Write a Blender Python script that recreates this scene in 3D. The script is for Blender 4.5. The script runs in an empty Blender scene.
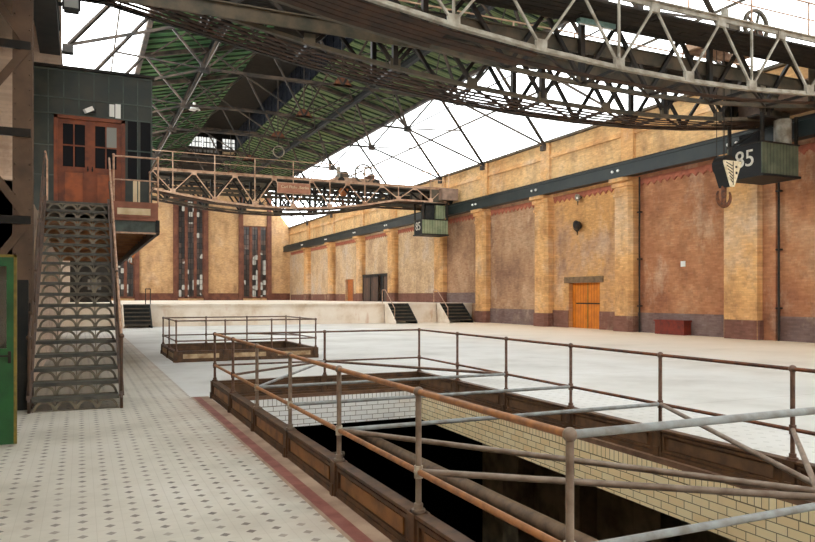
import bpy, math, random
from mathutils import Vector
random.seed(7)
SC = bpy.context.scene
COL = SC.collection
H = 1.65                      # eye height
TH = math.radians(24.6)
V = Vector

# ------------------------------------------------------------------ materials
class NT:
    def __init__(s, name):
        s.m = bpy.data.materials.new(name); s.m.use_nodes = True
        s.t = s.m.node_tree; s.t.nodes.clear()
        s.out = s.t.nodes.new('ShaderNodeOutputMaterial')
        s._pos = None
    def n(s, kind, **kw):
        nd = s.t.nodes.new('ShaderNode' + kind)
        for k, v in kw.items(): setattr(nd, k, v)
        return nd
    def link(s, a, b): s.t.links.new(a, b)
    def setin(s, sock, v):
        if hasattr(v, 'node'): s.link(v, sock)
        elif isinstance(v, (tuple, list)) and len(v) == 3 and sock.type == 'RGBA': sock.default_value = (*v, 1)
        else: sock.default_value = v
    def pos(s):
        if s._pos is None:
            g = s.n('NewGeometry'); sp = s.n('SeparateXYZ'); s.link(g.outputs['Position'], sp.inputs[0])
            s._pos = (g.outputs['Position'], sp.outputs[0], sp.outputs[1], sp.outputs[2])
        return s._pos
    def math(s, op, a, b=0.0, c=None):
        nd = s.n('Math', operation=op); s.setin(nd.inputs[0], a); s.setin(nd.inputs[1], b)
        if c is not None: s.setin(nd.inputs[2], c)
        return nd.outputs[0]
    def mix(s, f, a, b, mode='MIX'):
        nd = s.n('Mix', data_type='RGBA', blend_type=mode)
        s.setin(nd.inputs[0], f); s.setin(nd.inputs[6], a); s.setin(nd.inputs[7], b)
        return nd.outputs[2]
    def noise(s, scale=1.0, detail=4.0, vec=None, rough=.55, stretch=None):
        nd = s.n('TexNoise'); nd.inputs['Scale'].default_value = scale
        nd.inputs['Detail'].default_value = detail; nd.inputs['Roughness'].default_value = rough
        v = vec if vec is not None else s.pos()[0]
        if stretch:
            mp = s.n('Mapping'); mp.inputs['Scale'].default_value = stretch; s.link(v, mp.inputs[0]); v = mp.outputs[0]
        s.link(v, nd.inputs['Vector']); return nd.outputs[0]
    def ramp(s, fac, stops):
        nd = s.n('ValToRGB'); cr = nd.color_ramp
        while len(cr.elements) < len(stops): cr.elements.new(.5)
        for e, (p, c) in zip(cr.elements, stops):
            e.position = p; e.color = (*c, 1) if isinstance(c, tuple) else (c, c, c, 1)
        s.setin(nd.inputs[0], fac); return nd.outputs[0]
    def maprange(s, v, a, b, c=0.0, d=1.0):
        nd = s.n('MapRange'); s.setin(nd.inputs[0], v)
        for i, q in enumerate((a, b, c, d)): nd.inputs[i+1].default_value = q
        return nd.outputs[0]
    def brick(s, u, v, w, h, mortar=.008, c1=(.5,)*3, c2=(.4,)*3, cm=(.2,)*3, off=.5):
        cb = s.n('CombineXYZ'); s.setin(cb.inputs[0], u); s.setin(cb.inputs[1], v)
        b = s.n('TexBrick', offset=off); s.link(cb.outputs[0], b.inputs['Vector'])
        b.inputs['Scale'].default_value = 1; b.inputs['Brick Width'].default_value = w
        b.inputs['Row Height'].default_value = h; b.inputs['Mortar Size'].default_value = mortar
        b.inputs['Mortar Smooth'].default_value = .2
        for k, c in (('Color1', c1), ('Color2', c2), ('Mortar', cm)): s.setin(b.inputs[k], c)
        return b
    def bsdf(s, col, rough=.7, metal=0.0, spec=.3, bump=None, bstr=.2, bdist=.01):
        p = s.n('BsdfPrincipled'); s.setin(p.inputs['Base Color'], col)
        s.setin(p.inputs['Roughness'], rough); p.inputs['Metallic'].default_value = metal
        p.inputs['Specular IOR Level'].default_value = spec
        if bump is not None:
            b = s.n('Bump'); b.inputs['Strength'].default_value = bstr; b.inputs['Distance'].default_value = bdist
            s.link(bump, b.inputs['Height']); s.link(b.outputs[0], p.inputs['Normal'])
        s.link(p.outputs[0], s.out.inputs[0]); return s.m

def L(r, g, b):                   # sRGB 0-255 -> linear
    f = lambda c: (c/255/12.92) if c/255 <= .04045 else ((c/255+.055)/1.055)**2.4
    return (f(r), f(g), f(b))
def sc(c, k): return tuple(x*k for x in c)

def worn(name, a, b, scale=6, rough=.6, spec=.3, metal=0.0, lo=.38, hi=.66, bump=True):
    t = NT(name); n = t.noise(scale, 5)
    c = t.ramp(n, [(lo, a), (hi, b)])
    return t.bsdf(c, rough, metal, spec, n if bump else None, .15, .01)

M = {}
M['steel_dark'] = worn('dark_steel', L(24, 23, 20), L(52, 42, 33), 3, .6)
M['steel_black'] = worn('black_steel', L(20, 22, 22), L(38, 38, 34), 3, .6)
M['steel_tan'] = worn('dusty_tan_steel', L(200, 166, 138), L(152, 114, 88), 3, .6)
M['steel_pale'] = worn('pale_painted_steel', L(168, 162, 148), L(120, 110, 94), 3, .55)
M['steel_greygreen'] = worn('grey_green_steel', L(66, 62, 51), L(98, 84, 66), 2, .6)
M['truss'] = worn('roof_truss_steel', L(42, 39, 35), L(86, 72, 60), 1.5, .65)
M['rust'] = worn('rust_steel', L(120, 72, 44), L(74, 52, 42), 9, .65)
M['rail_rust'] = worn('rusty_rail', L(178, 122, 74), L(138, 96, 66), 14, .5, .4)
M['rail_brown'] = worn('brown_rail', L(92, 66, 52), L(120, 92, 76), 14, .5, .4)
M['rail_grey'] = worn('grey_painted_pipe', L(150, 156, 156), L(120, 116, 108), 9, .4, .5)
M['pipe_brown'] = worn('grey_brown_pipe', L(142, 126, 110), L(110, 90, 74), 9, .45, .4)
M['clamp'] = worn('pale_clamp', L(196, 188, 170), L(150, 134, 112), 20, .5)
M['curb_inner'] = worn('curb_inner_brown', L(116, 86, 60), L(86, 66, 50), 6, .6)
M['margin'] = worn('brown_margin', L(128, 98, 76), L(98, 72, 56), 5, .7)
M['curb'] = worn('curb_brown', L(104, 74, 48), L(72, 53, 39), 7, .55, .35)
M['curb_panel'] = worn('curb_panel_ochre', L(158, 112, 62), L(112, 80, 48), 5, .5, .4)
M['curb_cream'] = worn('curb_panel_cream', L(196, 172, 136), L(150, 118, 84), 5, .6)
M['green_metal'] = worn('green_cabin_metal', L(36, 45, 40), L(58, 58, 49), 2, .5, .4)
M['green_seam'] = worn('green_cabin_seam', L(76, 86, 78), L(54, 60, 55), 4, .5)
M['green_board'] = None
M['door_brown'] = worn('brown_door_wood', L(128, 66, 34), L(96, 50, 30), 4, .5, .35)
M['door_panel'] = worn('brown_door_panel', L(152, 80, 40), L(118, 62, 34), 4, .5, .35)
M['black_glass'] = NT('black_glass').bsdf((.004, .004, .005), .5, 0, .12)
M['grey_glass'] = NT('grey_glass').bsdf(L(120, 120, 110), .3, 0, .5)
M['cream'] = worn('cream_paint', L(216, 196, 160), L(190, 164, 124), 3, .6)
M['pinkbrown'] = worn('pink_brown_fascia', L(150, 96, 74), L(122, 78, 60), 3, .6)
M['beige_rail'] = worn('beige_handrail', L(196, 158, 130), L(150, 112, 88), 12, .45, .4)
M['iron_tread'] = worn('iron_tread', L(92, 90, 80), L(66, 64, 58), 6, .5, .4)
M['iron_rail'] = worn('iron_stringer', L(96, 72, 56), L(70, 56, 46), 8, .5, .4)
M['iron_arch'] = worn('iron_arch', L(138, 128, 108), L(104, 96, 82), 8, .5, .4)
M['white_paper'] = NT('white_paper').bsdf(L(226, 226, 220), .7)
M['white_metal'] = NT('white_metal').bsdf(L(232, 230, 224), .4)
M['black'] = NT('black_paint').bsdf(L(24, 23, 22), .6)
M['number_white'] = worn('number_white', L(232, 228, 216), L(200, 190, 172), 9, .7)
M['orange_door'] = None
M['dark_red'] = worn('dark_red_paint', L(128, 48, 32), L(98, 42, 32), 5, .6)
M['hook_yellow'] = worn('hook_pale', L(236, 226, 196), L(206, 188, 150), 9, .5)
M['orange_paint'] = worn('orange_brown', L(190, 112, 56), L(150, 88, 48), 9, .5)
M['carriage'] = worn('brown_grey_carriage', L(150, 124, 106), L(118, 98, 84), 3, .6)
M['runway'] = worn('runway_girder', L(30, 40, 40), L(44, 50, 46), 1.2, .5, .4)
M['deck_brown'] = worn('deck_plank', L(72, 48, 34), L(44, 34, 27), 2.2, .75)
M['deck_dark'] = worn('deck_dark', L(50, 42, 34), L(34, 32, 28), 2.2, .75)
M['concrete'] = worn('lintel_concrete', L(128, 102, 74), L(98, 80, 60), 4, .8)
M['teal'] = worn('teal_lamp', L(128, 160, 154), L(110, 140, 132), 9, .4)
M['green_door'] = worn('green_door_paint', L(24, 74, 38), L(34, 96, 48), 3, .4, .45)
M['door_edge'] = worn('worn_door_edge', L(134, 116, 50), L(104, 92, 44), 12, .5)
M['gallery_wood'] = worn('gallery_wood', L(150, 104, 64), L(116, 80, 52), 3, .7)
M['pulley'] = worn('pulley_grey', L(150, 140, 120), L(110, 98, 84), 6, .5)
M['dark_void'] = NT('basement_dark').bsdf((.010, .010, .009), .9, 0, .1)  # near-black colour stands in for the unlit cellar
M['base_pipe'] = worn('basement_pipe', L(120, 96, 74), L(88, 72, 58), 6, .6)
M['louver_blue'] = worn('lantern_louver', L(26, 32, 44), L(16, 20, 28), 3, .6)
M['lantern'] = worn('lantern_boards', L(34, 30, 26), L(22, 20, 18), 3, .8)

# glass that lets the sky in
t = NT('roof_glass')
tr = t.n('BsdfTransparent'); tr.inputs[0].default_value = (.97, .98, .98, 1)
gl = t.n('BsdfGlossy'); gl.inputs['Roughness'].default_value = .15
mx = t.n('MixShader'); mx.inputs[0].default_value = .05
t.link(tr.outputs[0], mx.inputs[1]); t.link(gl.outputs[0], mx.inputs[2]); t.link(mx.outputs[0], t.out.inputs[0])
M['roof_glass'] = t.m
# door glass
t = NT('clear_glass')
tr = t.n('BsdfTransparent'); tr.inputs[0].default_value = (.75, .8, .76, 1)
gl = t.n('BsdfGlossy'); gl.inputs['Roughness'].default_value = .05
mx = t.n('MixShader'); mx.inputs[0].default_value = .12
t.link(tr.outputs[0], mx.inputs[1]); t.link(gl.outputs[0], mx.inputs[2]); t.link(mx.outputs[0], t.out.inputs[0])
M['clear_glass'] = t.m

# back-wall window panes: most blind and dark, a few clear
t = NT('old_window_panes')
p, X, Y, Z = t.pos()
cx = t.math('FLOOR', t.math('DIVIDE', X, .42)); cz = t.math('FLOOR', t.math('DIVIDE', Z, .62))
cb = t.n('CombineXYZ'); t.link(cx, cb.inputs[0]); t.link(cz, cb.inputs[1])
wn = t.n('TexWhiteNoise', noise_dimensions='2D'); t.link(cb.outputs[0], wn.inputs[0])
big = t.noise(.23, 2)
f = t.math('GREATER_THAN', t.math('ADD', t.math('MULTIPLY', wn.outputs[0], .6), t.math('MULTIPLY', big, .9)), 1.0)
col = t.ramp(wn.outputs[0], [(0, L(34, 30, 28)), (.6, L(58, 48, 42)), (1, L(104, 82, 70))])
d = t.n('BsdfPrincipled'); t.link(col, d.inputs['Base Color']); d.inputs['Roughness'].default_value = .3
tr = t.n('BsdfTransparent'); tr.inputs[0].default_value = (.27, .255, .23, 1)
mx = t.n('MixShader'); t.link(f, mx.inputs[0]); t.link(d.outputs[0], mx.inputs[1]); t.link(tr.outputs[0], mx.inputs[2])
t.link(mx.outputs[0], t.out.inputs[0]); M['old_panes'] = t.m
t = NT('milky_panes')
tr = t.n('BsdfTransparent'); tr.inputs[0].default_value = (.56, .56, .545, 1)
d = t.n('BsdfDiffuse'); d.inputs[0].default_value = (.7, .7, .66, 1)
mx = t.n('MixShader'); mx.inputs[0].default_value = .3
t.link(tr.outputs[0], mx.inputs[1]); t.link(d.outputs[0], mx.inputs[2]); t.link(mx.outputs[0], t.out.inputs[0]); M['milky'] = t.m

# right / side wall brick
def wall_brick(name, axis='y', grad=True, tint=None):
    t = NT(name); p, X, Y, Z = t.pos()
    u = Y if axis == 'y' else X
    n1 = t.noise(.35, 6, rough=.65); n2 = t.noise(.9, 5, rough=.6, stretch=(1, 1, .45)); n3 = t.noise(.16, 3)
    base = t.ramp(n1, [(.3, L(150, 112, 84)), (.46, L(186, 146, 108)), (.6, L(206, 170, 130)), (.75, L(168, 140, 122))])
    if grad:
        red = t.ramp(n1, [(.3, L(134, 84, 58)), (.44, L(178, 116, 78)), (.56, L(196, 136, 92)), (.7, L(212, 168, 130))])
        mauve = t.ramp(n1, [(.3, L(134, 98, 78)), (.5, L(190, 148, 112)), (.72, L(216, 182, 146))])
        pale = t.ramp(n1, [(.3, L(180, 146, 116)), (.5, L(226, 194, 152)), (.72, L(216, 200, 182))])
        ochre = t.ramp(n1, [(.28, L(184, 128, 76)), (.5, L(228, 172, 104)), (.72, L(186, 150, 126))])
        base = t.mix(t.maprange(Y, 26.4, 27.2), red, ochre)
        base = t.mix(t.maprange(Y, 33, 33.8), base, mauve)
        base = t.mix(t.maprange(Y, 46, 46.6), base, pale)
        # the band above the crane rail is lighter and yellower
        base = t.mix(t.maprange(Z, 7.6, 7.8), base, t.ramp(n1, [(.3, L(224, 170, 108)), (.55, L(244, 202, 142)), (.75, L(230, 192, 148))]))
    if tint: base = t.ramp(n1, tint)
    base = t.mix(.14, base, L(150, 132, 118))
    stain = t.maprange(n2, .52, .74)
    base = t.mix(t.math('MULTIPLY', stain, .5), base, L(104, 74, 60))
    pal = t.maprange(t.noise(.55, 6, rough=.7, stretch=(1, 1, .6)), .56, .74)
    base = t.mix(t.math('MULTIPLY', pal, .55), base, L(228, 202, 172))
    base = t.mix(t.math('MULTIPLY', t.maprange(t.noise(3.2, 6, rough=.75), .5, .72), .4), base, L(118, 90, 76))
    bk = t.brick(u, Z, .26, .085, .011, (1.0, 1.0, 1.0), (.76, .72, .70), (.84, .83, .82))
    col = t.mix(1.0, base, bk.outputs[0], 'MULTIPLY')
    return t.bsdf(col, .85, 0, .15, bk.outputs['Fac'], .25, -.01)
M['wall_right'] = wall_brick('right_wall_brick')
M['wall_back'] = wall_brick('back_wall_brick', 'x', False, [(.3, L(188, 144, 100)), (.5, L(224, 182, 130)), (.7, L(212, 174, 134))])
M['wall_left'] = wall_brick('left_wall_brick', 'y', False, [(.3, L(206, 186, 164)), (.5, L(230, 212, 192)), (.7, L(214, 194, 174))])
M['pilaster'] = wall_brick('pilaster_brick', 'y', False, [(.28, L(204, 146, 88)), (.48, L(242, 188, 122)), (.7, L(236, 206, 170))])
M['plinth'] = wall_brick('plinth_brick', 'y', False, [(.3, L(96, 74, 72)), (.5, L(128, 106, 102)), (.7, L(140, 122, 116))])
M['plinth_red'] = wall_brick('red_plinth_brick', 'y', False, [(.3, L(104, 64, 54)), (.5, L(136, 90, 76)), (.7, L(128, 92, 80))])
M['frame_red'] = worn('red_brown_window_surround', L(96, 58, 46), L(124, 80, 60), 1.5, .75)
M['frieze'] = worn('red_frieze', L(172, 98, 72), L(142, 82, 62), 4, .8)
M['notice'] = M['white_paper']

# glazed pit brick
def glazed(name, axis, c1, c2, w, h, off=.5):
    t = NT(name); p, X, Y, Z = t.pos()
    b = t.brick(Y if axis == 'y' else X, t.math('ADD', Z, .02), w, h, .004, c1, c2, L(120, 106, 84), off)
    b.inputs['Mortar Smooth'].default_value = .05
    n = t.maprange(t.noise(1.6, 5), .56, .75)
    col = t.mix(t.math('MULTIPLY', n, .18), b.outputs[0], L(176, 120, 64))
    return t.bsdf(col, .25, 0, .5, b.outputs['Fac'], .3, -.004)
cw, cw2, cy_, cy2 = L(250, 250, 246), L(240, 242, 240), L(255, 238, 194), L(250, 224, 172)
M['glaze_x'] = glazed('white_glazed_brick', 'x', cw, cw2, .21, .082)
M['glaze_y'] = glazed('cream_glazed_brick', 'y', cy_, cy2, .21, .082)
M['sold_x'] = glazed('white_soldier_course', 'x', cw, cw2, .075, .16, 0)
M['sold_y'] = glazed('cream_soldier_course', 'y', cy_, cy2, .075, .16, 0)

# floor
t = NT('tile_and_concrete_floor'); p, X, Y, Z = t.pos()
P = .18
fx = t.math('ABSOLUTE', t.math('SUBTRACT', t.math('FRACT', t.math('ADD', t.math('DIVIDE', t.math('SUBTRACT', X, 1.637), P), 100.5)), .5))
fy = t.math('ABSOLUTE', t.math('SUBTRACT', t.math('FRACT', t.math('ADD', t.math('DIVIDE', Y, P), 100.5)), .5))
s_ = t.math('ADD', fx, fy)
wn = t.n('TexWhiteNoise', noise_dimensions='2D'); cb = t.n('CombineXYZ')
t.link(t.math('FLOOR', t.math('ADD', t.math('DIVIDE', t.math('SUBTRACT', X, 1.637), P), 100.5)), cb.inputs[0]); t.link(t.math('FLOOR', t.math('ADD', t.math('DIVIDE', Y, P), 100.5)), cb.inputs[1]); t.link(cb.outputs[0], wn.inputs[0])
dia = t.math('LESS_THAN', s_, .215)
dcol = t.ramp(wn.outputs[0], [(0, L(122, 114, 106)), (.6, L(146, 138, 128)), (1, L(166, 158, 146))])
big = t.noise(.45, 5, rough=.6)
tile = t.ramp(big, [(.3, L(174, 168, 153)), (.5, L(203, 197, 183)), (.7, L(213, 208, 197))])
joint = t.math('GREATER_THAN', t.math('MAXIMUM', fx, fy), .488)
tile = t.mix(t.math('MULTIPLY', joint, .25), tile, L(150, 140, 120))
tile = t.mix(dia, tile, dcol)
conc = t.ramp(big, [(.3, L(184, 181, 174)), (.5, L(206, 204, 198)), (.7, L(217, 216, 212))])
warm = t.mix(t.maprange(X, 12, 23.5), conc, L(222, 200, 172))
fx2 = t.math('ABSOLUTE', t.math('SUBTRACT', t.math('FRACT', t.math('DIVIDE', X, .2)), .5)); fy2 = t.math('ABSOLUTE', t.math('SUBTRACT', t.math('FRACT', t.math('DIVIDE', Y, .2)), .5))
tl2 = t.math('LESS_THAN', t.math('ADD', fx2, fy2), .22)
msk = t.math('MULTIPLY', t.math('GREATER_THAN', X, 5.6), t.math('LESS_THAN', X, 8.2))
warm = t.mix(t.math('MULTIPLY', t.math('MULTIPLY', tl2, msk), .3), warm, L(150, 146, 138))
slab = t.math('GREATER_THAN', t.math('ABSOLUTE', t.math('SUBTRACT', t.math('FRACT', t.math('DIVIDE', Y, 4.1)), .5)), .4965)
warm = t.mix(t.math('MULTIPLY', slab, .22), warm, L(120, 110, 98))
buff = t.ramp(t.noise(3, 4), [(.35, L(138, 112, 92)), (.65, L(172, 146, 122))])
redc = t.ramp(t.noise(5, 4), [(.35, L(118, 66, 56)), (.65, L(146, 92, 80))])
c = t.mix(t.math('GREATER_THAN', X, 1.655), tile, buff)
c = t.mix(t.math('MULTIPLY', t.math('GREATER_THAN', X, 1.69), t.math('LESS_THAN', X, 1.80)), c, redc)
strip = t.math('MULTIPLY', t.math('GREATER_THAN', X, 1.655), t.math('LESS_THAN', Y, 12.2))
c = t.mix(t.math('GREATER_THAN', t.math('ADD', t.math('GREATER_THAN', X, 1.94), t.math('MULTIPLY', t.math('GREATER_THAN', X, 1.655), t.math('GREATER_THAN', Y, 12.2))), .5), c, warm)
# reddish dust trodden in beside the border strip
dirt = t.math('MULTIPLY', t.maprange(X, .9, 1.65), t.math('LESS_THAN', X, 1.66))
c = t.mix(t.math('MULTIPLY', t.math('MULTIPLY', dirt, t.maprange(t.noise(1.1, 5), .35, .65)), .45), c, L(158, 118, 92))
c = t.mix(t.math('MULTIPLY', t.maprange(t.noise(2.3, 6, rough=.7), .58, .76), .3), c, L(168, 150, 124))
M['floor'] = t.bsdf(c, .55, 0, .3)

t = NT('platform_concrete'); n = t.noise(.8, 6, rough=.65); n2 = t.noise(2.4, 5, stretch=(1, 1, .3))
c = t.ramp(n, [(.3, L(206, 184, 156)), (.5, L(230, 216, 198)), (.7, L(238, 228, 214))])
c = t.mix(t.math('MULTIPLY', t.maprange(n2, .6, .75), .5), c, L(190, 132, 84))
M['platform'] = t.bsdf(c, .8)

# green roof boards
t = NT('green_roof_boards'); p, X, Y, Z = t.pos()
fr = t.math('FRACT', t.math('DIVIDE', Y, .3)); g = t.math('LESS_THAN', fr, .12)
wn = t.n('TexWhiteNoise', noise_dimensions='1D'); t.link(t.math('FLOOR', t.math('DIVIDE', Y, .3)), wn.inputs['W'])
c = t.ramp(t.noise(.5, 5), [(.3, L(48, 88, 54)), (.5, L(78, 124, 76)), (.7, L(116, 146, 92))])
c = t.mix(t.math('MULTIPLY', wn.outputs[0], .35), c, L(48, 76, 48))
c = t.mix(g, c, L(28, 44, 28))
c = t.mix(t.maprange(X, 11.5, 12.2, 0, .55), c, t.mix(g, L(122, 124, 86), L(62, 62, 44)))
M['roof_green'] = t.bsdf(c, .8)
M['joist'] = worn('roof_joist', L(46, 66, 42), L(34, 46, 32), 2, .8)

def vboards(name, a, b, axis, w=.12):
    t = NT(name); p, X, Y, Z = t.pos(); q = t.math('DIVIDE', X if axis == 'x' else Y, w)
    g = t.math('LESS_THAN', t.math('FRACT', q), .1)
    c = t.ramp(t.noise(2.5, 4), [(.35, a), (.65, b)]); c = t.mix(g, c, sc(a, .25))
    return t.bsdf(c, .6)
M['green_board'] = vboards('green_cab_boards', L(74, 82, 66), L(100, 104, 84), 'x', .16)
M['green_board_light'] = vboards('light_green_cab_boards', L(112, 122, 92), L(142, 144, 112), 'x', .2)
M['orange_door'] = vboards('orange_door_boards', L(214, 126, 30), L(190, 106, 26), 'y', .22)
M['gate_boards'] = vboards('brown_gate_boards', L(96, 72, 58), L(76, 60, 52), 'y', .9)

# ------------------------------------------------------------------ mesh builder
class MB:
    def __init__(s): s.v = []; s.f = []; s.sm = []
    def add(s, vs, fs, smooth=False):
        o = len(s.v); s.v += [tuple(x) for x in vs]
        s.f += [tuple(i+o for i in f) for f in fs]; s.sm += [smooth]*len(fs); return s
    def box(s, x0, x1, y0, y1, z0, z1):
        vs = [(x, y, z) for x in (x0, x1) for y in (y0, y1) for z in (z0, z1)]
        return s.add(vs, [(0,1,3,2), (4,6,7,5), (0,4,5,1), (2,3,7,6), (0,2,6,4), (1,5,7,3)])
    def bar(s, p, q, w, h, up=(0, 0, 1)):
        p, q = V(p), V(q); d = (q-p)
        if d.length < 1e-6: return s
        d.normalize(); up = V(up)
        if abs(d.dot(up)) > .98: up = V((1, 0, 0)) if abs(d.x) < .9 else V((0, 1, 0))
        a = d.cross(up).normalized(); b = a.cross(d).normalized()
        vs = []
        for e in (p, q):
            for i, j in ((-1,-1), (1,-1), (1,1), (-1,1)): vs.append(e+a*(i*w/2)+b*(j*h/2))
        return s.add(vs, [(0,1,2,3), (7,6,5,4), (0,4,5,1), (1,5,6,2), (2,6,7,3), (3,7,4,0)])
    def angle(s, p, q, w, th, up=(0, 0, 1)):        # T section
        s.bar(p, q, w, th, up); 
        p, q = V(p), V(q); d = (q-p).normalized(); u = V(up)
        if abs(d.dot(u)) > .98: u = V((1, 0, 0))
        a = d.cross(u).normalized(); b = a.cross(d).normalized()
        return s.bar(p-b*(w*.5), q-b*(w*.5), th, w, up)
    def tube(s, p, q, r, n=8, r2=None, caps=True):
        p, q = V(p), V(q); d = (q-p).normalized(); r2 = r if r2 is None else r2
        up = V((0, 0, 1)) if abs(d.z) < .95 else V((1, 0, 0))
        a = d.cross(up).normalized(); b = a.cross(d)
        vs = [e+(a*math.cos(t)+b*math.sin(t))*rr for e, rr in ((p, r), (q, r2)) for t in [2*math.pi*i/n for i in range(n)]]
        s.add(vs, [(i, (i+1) % n, n+(i+1) % n, n+i) for i in range(n)], True)
        if caps:
            s.add(vs[:n], [tuple(range(n))[::-1]]); s.add(vs[n:], [tuple(range(n))])
        return s
    def path(s, pts, r, n=8):
        for a, b in zip(pts[:-1], pts[1:]): s.tube(a, b, r, n)
        for a in pts[1:-1]: s.ball(a, r, n, max(4, n//2))
        return s
    def ball(s, c, r, n=10, m=6, sz=1):
        c = V(c); vs = [c+V((0, 0, -r*sz))]
        for j in range(1, m):
            ph = -math.pi/2+math.pi*j/m
            for i in range(n):
                t = 2*math.pi*i/n; vs.append(c+V((r*math.cos(ph)*math.cos(t), r*math.cos(ph)*math.sin(t), r*sz*math.sin(ph))))
        vs.append(c+V((0, 0, r*sz))); fs = []
        for i in range(n): fs.append((0, 1+(i+1) % n, 1+i))
        for j in range(m-2):
            o = 1+j*n
            for i in range(n): fs.append((o+i, o+(i+1) % n, o+n+(i+1) % n, o+n+i))
        o = 1+(m-2)*n
        for i in range(n): fs.append((o+i, o+(i+1) % n, len(vs)-1))
        return s.add(vs, fs, True)
    def prism(s, poly, axis, a, b):                  # poly in the two other axes (order x,y,z without axis)
        def P(u, v, w): return {'x': (w, u, v), 'y': (u, w, v), 'z': (u, v, w)}[axis]
        n = len(poly); vs = [P(u, v, a) for u, v in poly]+[P(u, v, b) for u, v in poly]
        fs = [tuple(range(n))[::-1], tuple(range(n, 2*n))]+[(i, (i+1) % n, n+(i+1) % n, n+i) for i in range(n)]
        return s.add(vs, fs)
    def arc(s, c, r, th, d, a0, a1, n, ax='x', sx=1.0):  # flat ring sector in plane (ax,z), thickness th radially, depth d along the other axis
        vs = []; 
        for i in range(n+1):
            t = a0+(a1-a0)*i/n
            for rr in (r-th/2, r+th/2):
                for dd in (-d/2, d/2):
                    u = rr*math.cos(t)*sx; w = rr*math.sin(t)
                    vs.append((c[0]+u, c[1]+dd, c[2]+w) if ax == 'x' else (c[0]+dd, c[1]+u, c[2]+w))
        fs = []
        for i in range(n):
            o = 4*i; k = o+4
            fs += [(o, k, k+1, o+1), (o+2, o+3, k+3, k+2), (o, o+2, k+2, k), (o+1, k+1, k+3, o+3)]
        fs += [(0, 1, 3, 2), (4*n, 4*n+2, 4*n+3, 4*n+1)]
        return s.add(vs, fs)
    def cells(s, us, vs, holes, axis, a, b):
        for u0, u1 in zip(us[:-1], us[1:]):
            for v0, v1 in zip(vs[:-1], vs[1:]):
                uc, vc = (u0+u1)/2, (v0+v1)/2
                if any(h[0] < uc < h[1] and h[2] < vc < h[3] for h in holes): continue
                if axis == 'z': s.box(u0, u1, v0, v1, a, b)
                elif axis == 'x': s.box(a, b, u0, u1, v0, v1)
                else: s.box(u0, u1, a, b, v0, v1)
        return s
    def build(s, name, mat, parent=None, origin=None):
        me = bpy.data.meshes.new(name)
        if WARP[0]: s.v = [warp(v) for v in s.v]
        if parent is not None: o = ORG[parent.name]
        elif origin is not None: o = V(origin)
        else:
            xs = [v[0] for v in s.v]; ys = [v[1] for v in s.v]; zs = [v[2] for v in s.v]
            o = V(((min(xs)+max(xs))/2, (min(ys)+max(ys))/2, min(zs)))
        me.from_pydata([(v[0]-o.x, v[1]-o.y, v[2]-o.z) for v in s.v], [], s.f)
        me.polygons.foreach_set('use_smooth', s.sm)
        me.materials.append(M[mat] if isinstance(mat, str) else mat)
        me.update()
        ob = bpy.data.objects.new(name, me); COL.objects.link(ob)
        if parent is not None: ob.parent = parent
        else: ob.location = o
        ORG[ob.name] = o
        return ob
ORG = {}
WARP = [False]
def warp(v):
    # the large opening is slightly out of square: its right side closes in towards the near end
    x, y, z = v
    yc = min(max(y, 2.4), 12.1); k = 1 if y < 12.2 else max(0, 1-(y-12.2)/5)
    dl = (1.957+.0045*(yc-2.56)-1.97)*k; dr = (5.40+.0315*(yc-2.56)-5.64)*k
    if x <= 0 or x >= 9: d = 0
    elif x < 1.97: d = dl*x/1.97
    elif x < 5.64: d = dl+(dr-dl)*(x-1.97)/3.67
    else: d = dr*(9-x)/3.36
    return (x+d, y, z)
def thing(name, loc, label, cat, group=None):
    o = bpy.data.objects.new(name, None); COL.objects.link(o); o.location = loc; o.empty_display_size = .2
    ORG[o.name] = V(loc); tag(o, label, cat, group); return o
def tag(o, label, cat, group=None):
    o['label'] = label; o['category'] = cat
    if group: o['group'] = group
    return o
def struct(o, label=None, cat=None):
    o['kind'] = 'structure'
    if label: o['label'] = label
    if cat: o['category'] = cat
    return o
def text(name, body, size, mat, loc, rot, parent, ex=.01, align='CENTER'):
    cu = bpy.data.curves.new(name, 'FONT'); cu.body = body; cu.size = size; cu.extrude = ex
    cu.align_x = align; cu.align_y = 'CENTER'; cu.materials.append(M[mat])
    o = bpy.data.objects.new(name, cu); COL.objects.link(o)
    bpy.context.view_layer.update()
    me = bpy.data.meshes.new_from_object(o.evaluated_get(bpy.context.evaluated_depsgraph_get()))
    bpy.data.objects.remove(o); o = bpy.data.objects.new(name, me); COL.objects.link(o)
    o.parent = parent; o.location = V(loc)-ORG[parent.name]; o.rotation_euler = rot; ORG[o.name] = V(loc); return o
R90 = math.pi/2
ORD = ['first', 'second', 'third', 'fourth', 'fifth', 'sixth', 'seventh', 'eighth', 'ninth', 'tenth', 'eleventh', 'twelfth', 'thirteenth']

# ------------------------------------------------------------------ the setting
XL, XR, YF, YB = -.8, 24.0, -14.0, 88.0
XC = 11.8
EAVE, KNEE, LANT = 10.3, 14.65, 16.2
KR, KL, LR, LL = 20.6, 3.0, 14.1, 9.5
PIT = (1.97, 5.64, 2.56, 11.92)
SPIT = (2.2, 5.85, 18.8, 21.9)
PLY, PLZ = 42.0, 1.25
pil_y = [20.08, 26.8, 33.5, 40.2, 46.2, 54.9, 62.4, 70.9, 79.6]

# floor with the two pit openings
def hole(p, m=.1): return (p[0]+m, p[1]-m, p[2]+m, p[3]-m)
h1, h2 = hole(PIT, .02), hole(SPIT, .02)
WARP[0] = True
fl = MB().cells(sorted([-1.7, h1[0], h1[1], h2[0], h2[1], 24.4]), sorted([YF, 2.4, 12.2, h1[2], h1[3], h2[2], h2[3], PLY]), [h1, h2], 'z', -.06, 0)
struct(fl.build('floor', 'floor'), 'cream tile walkway with dark diamonds and pale concrete hall floor', 'floor')
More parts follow.
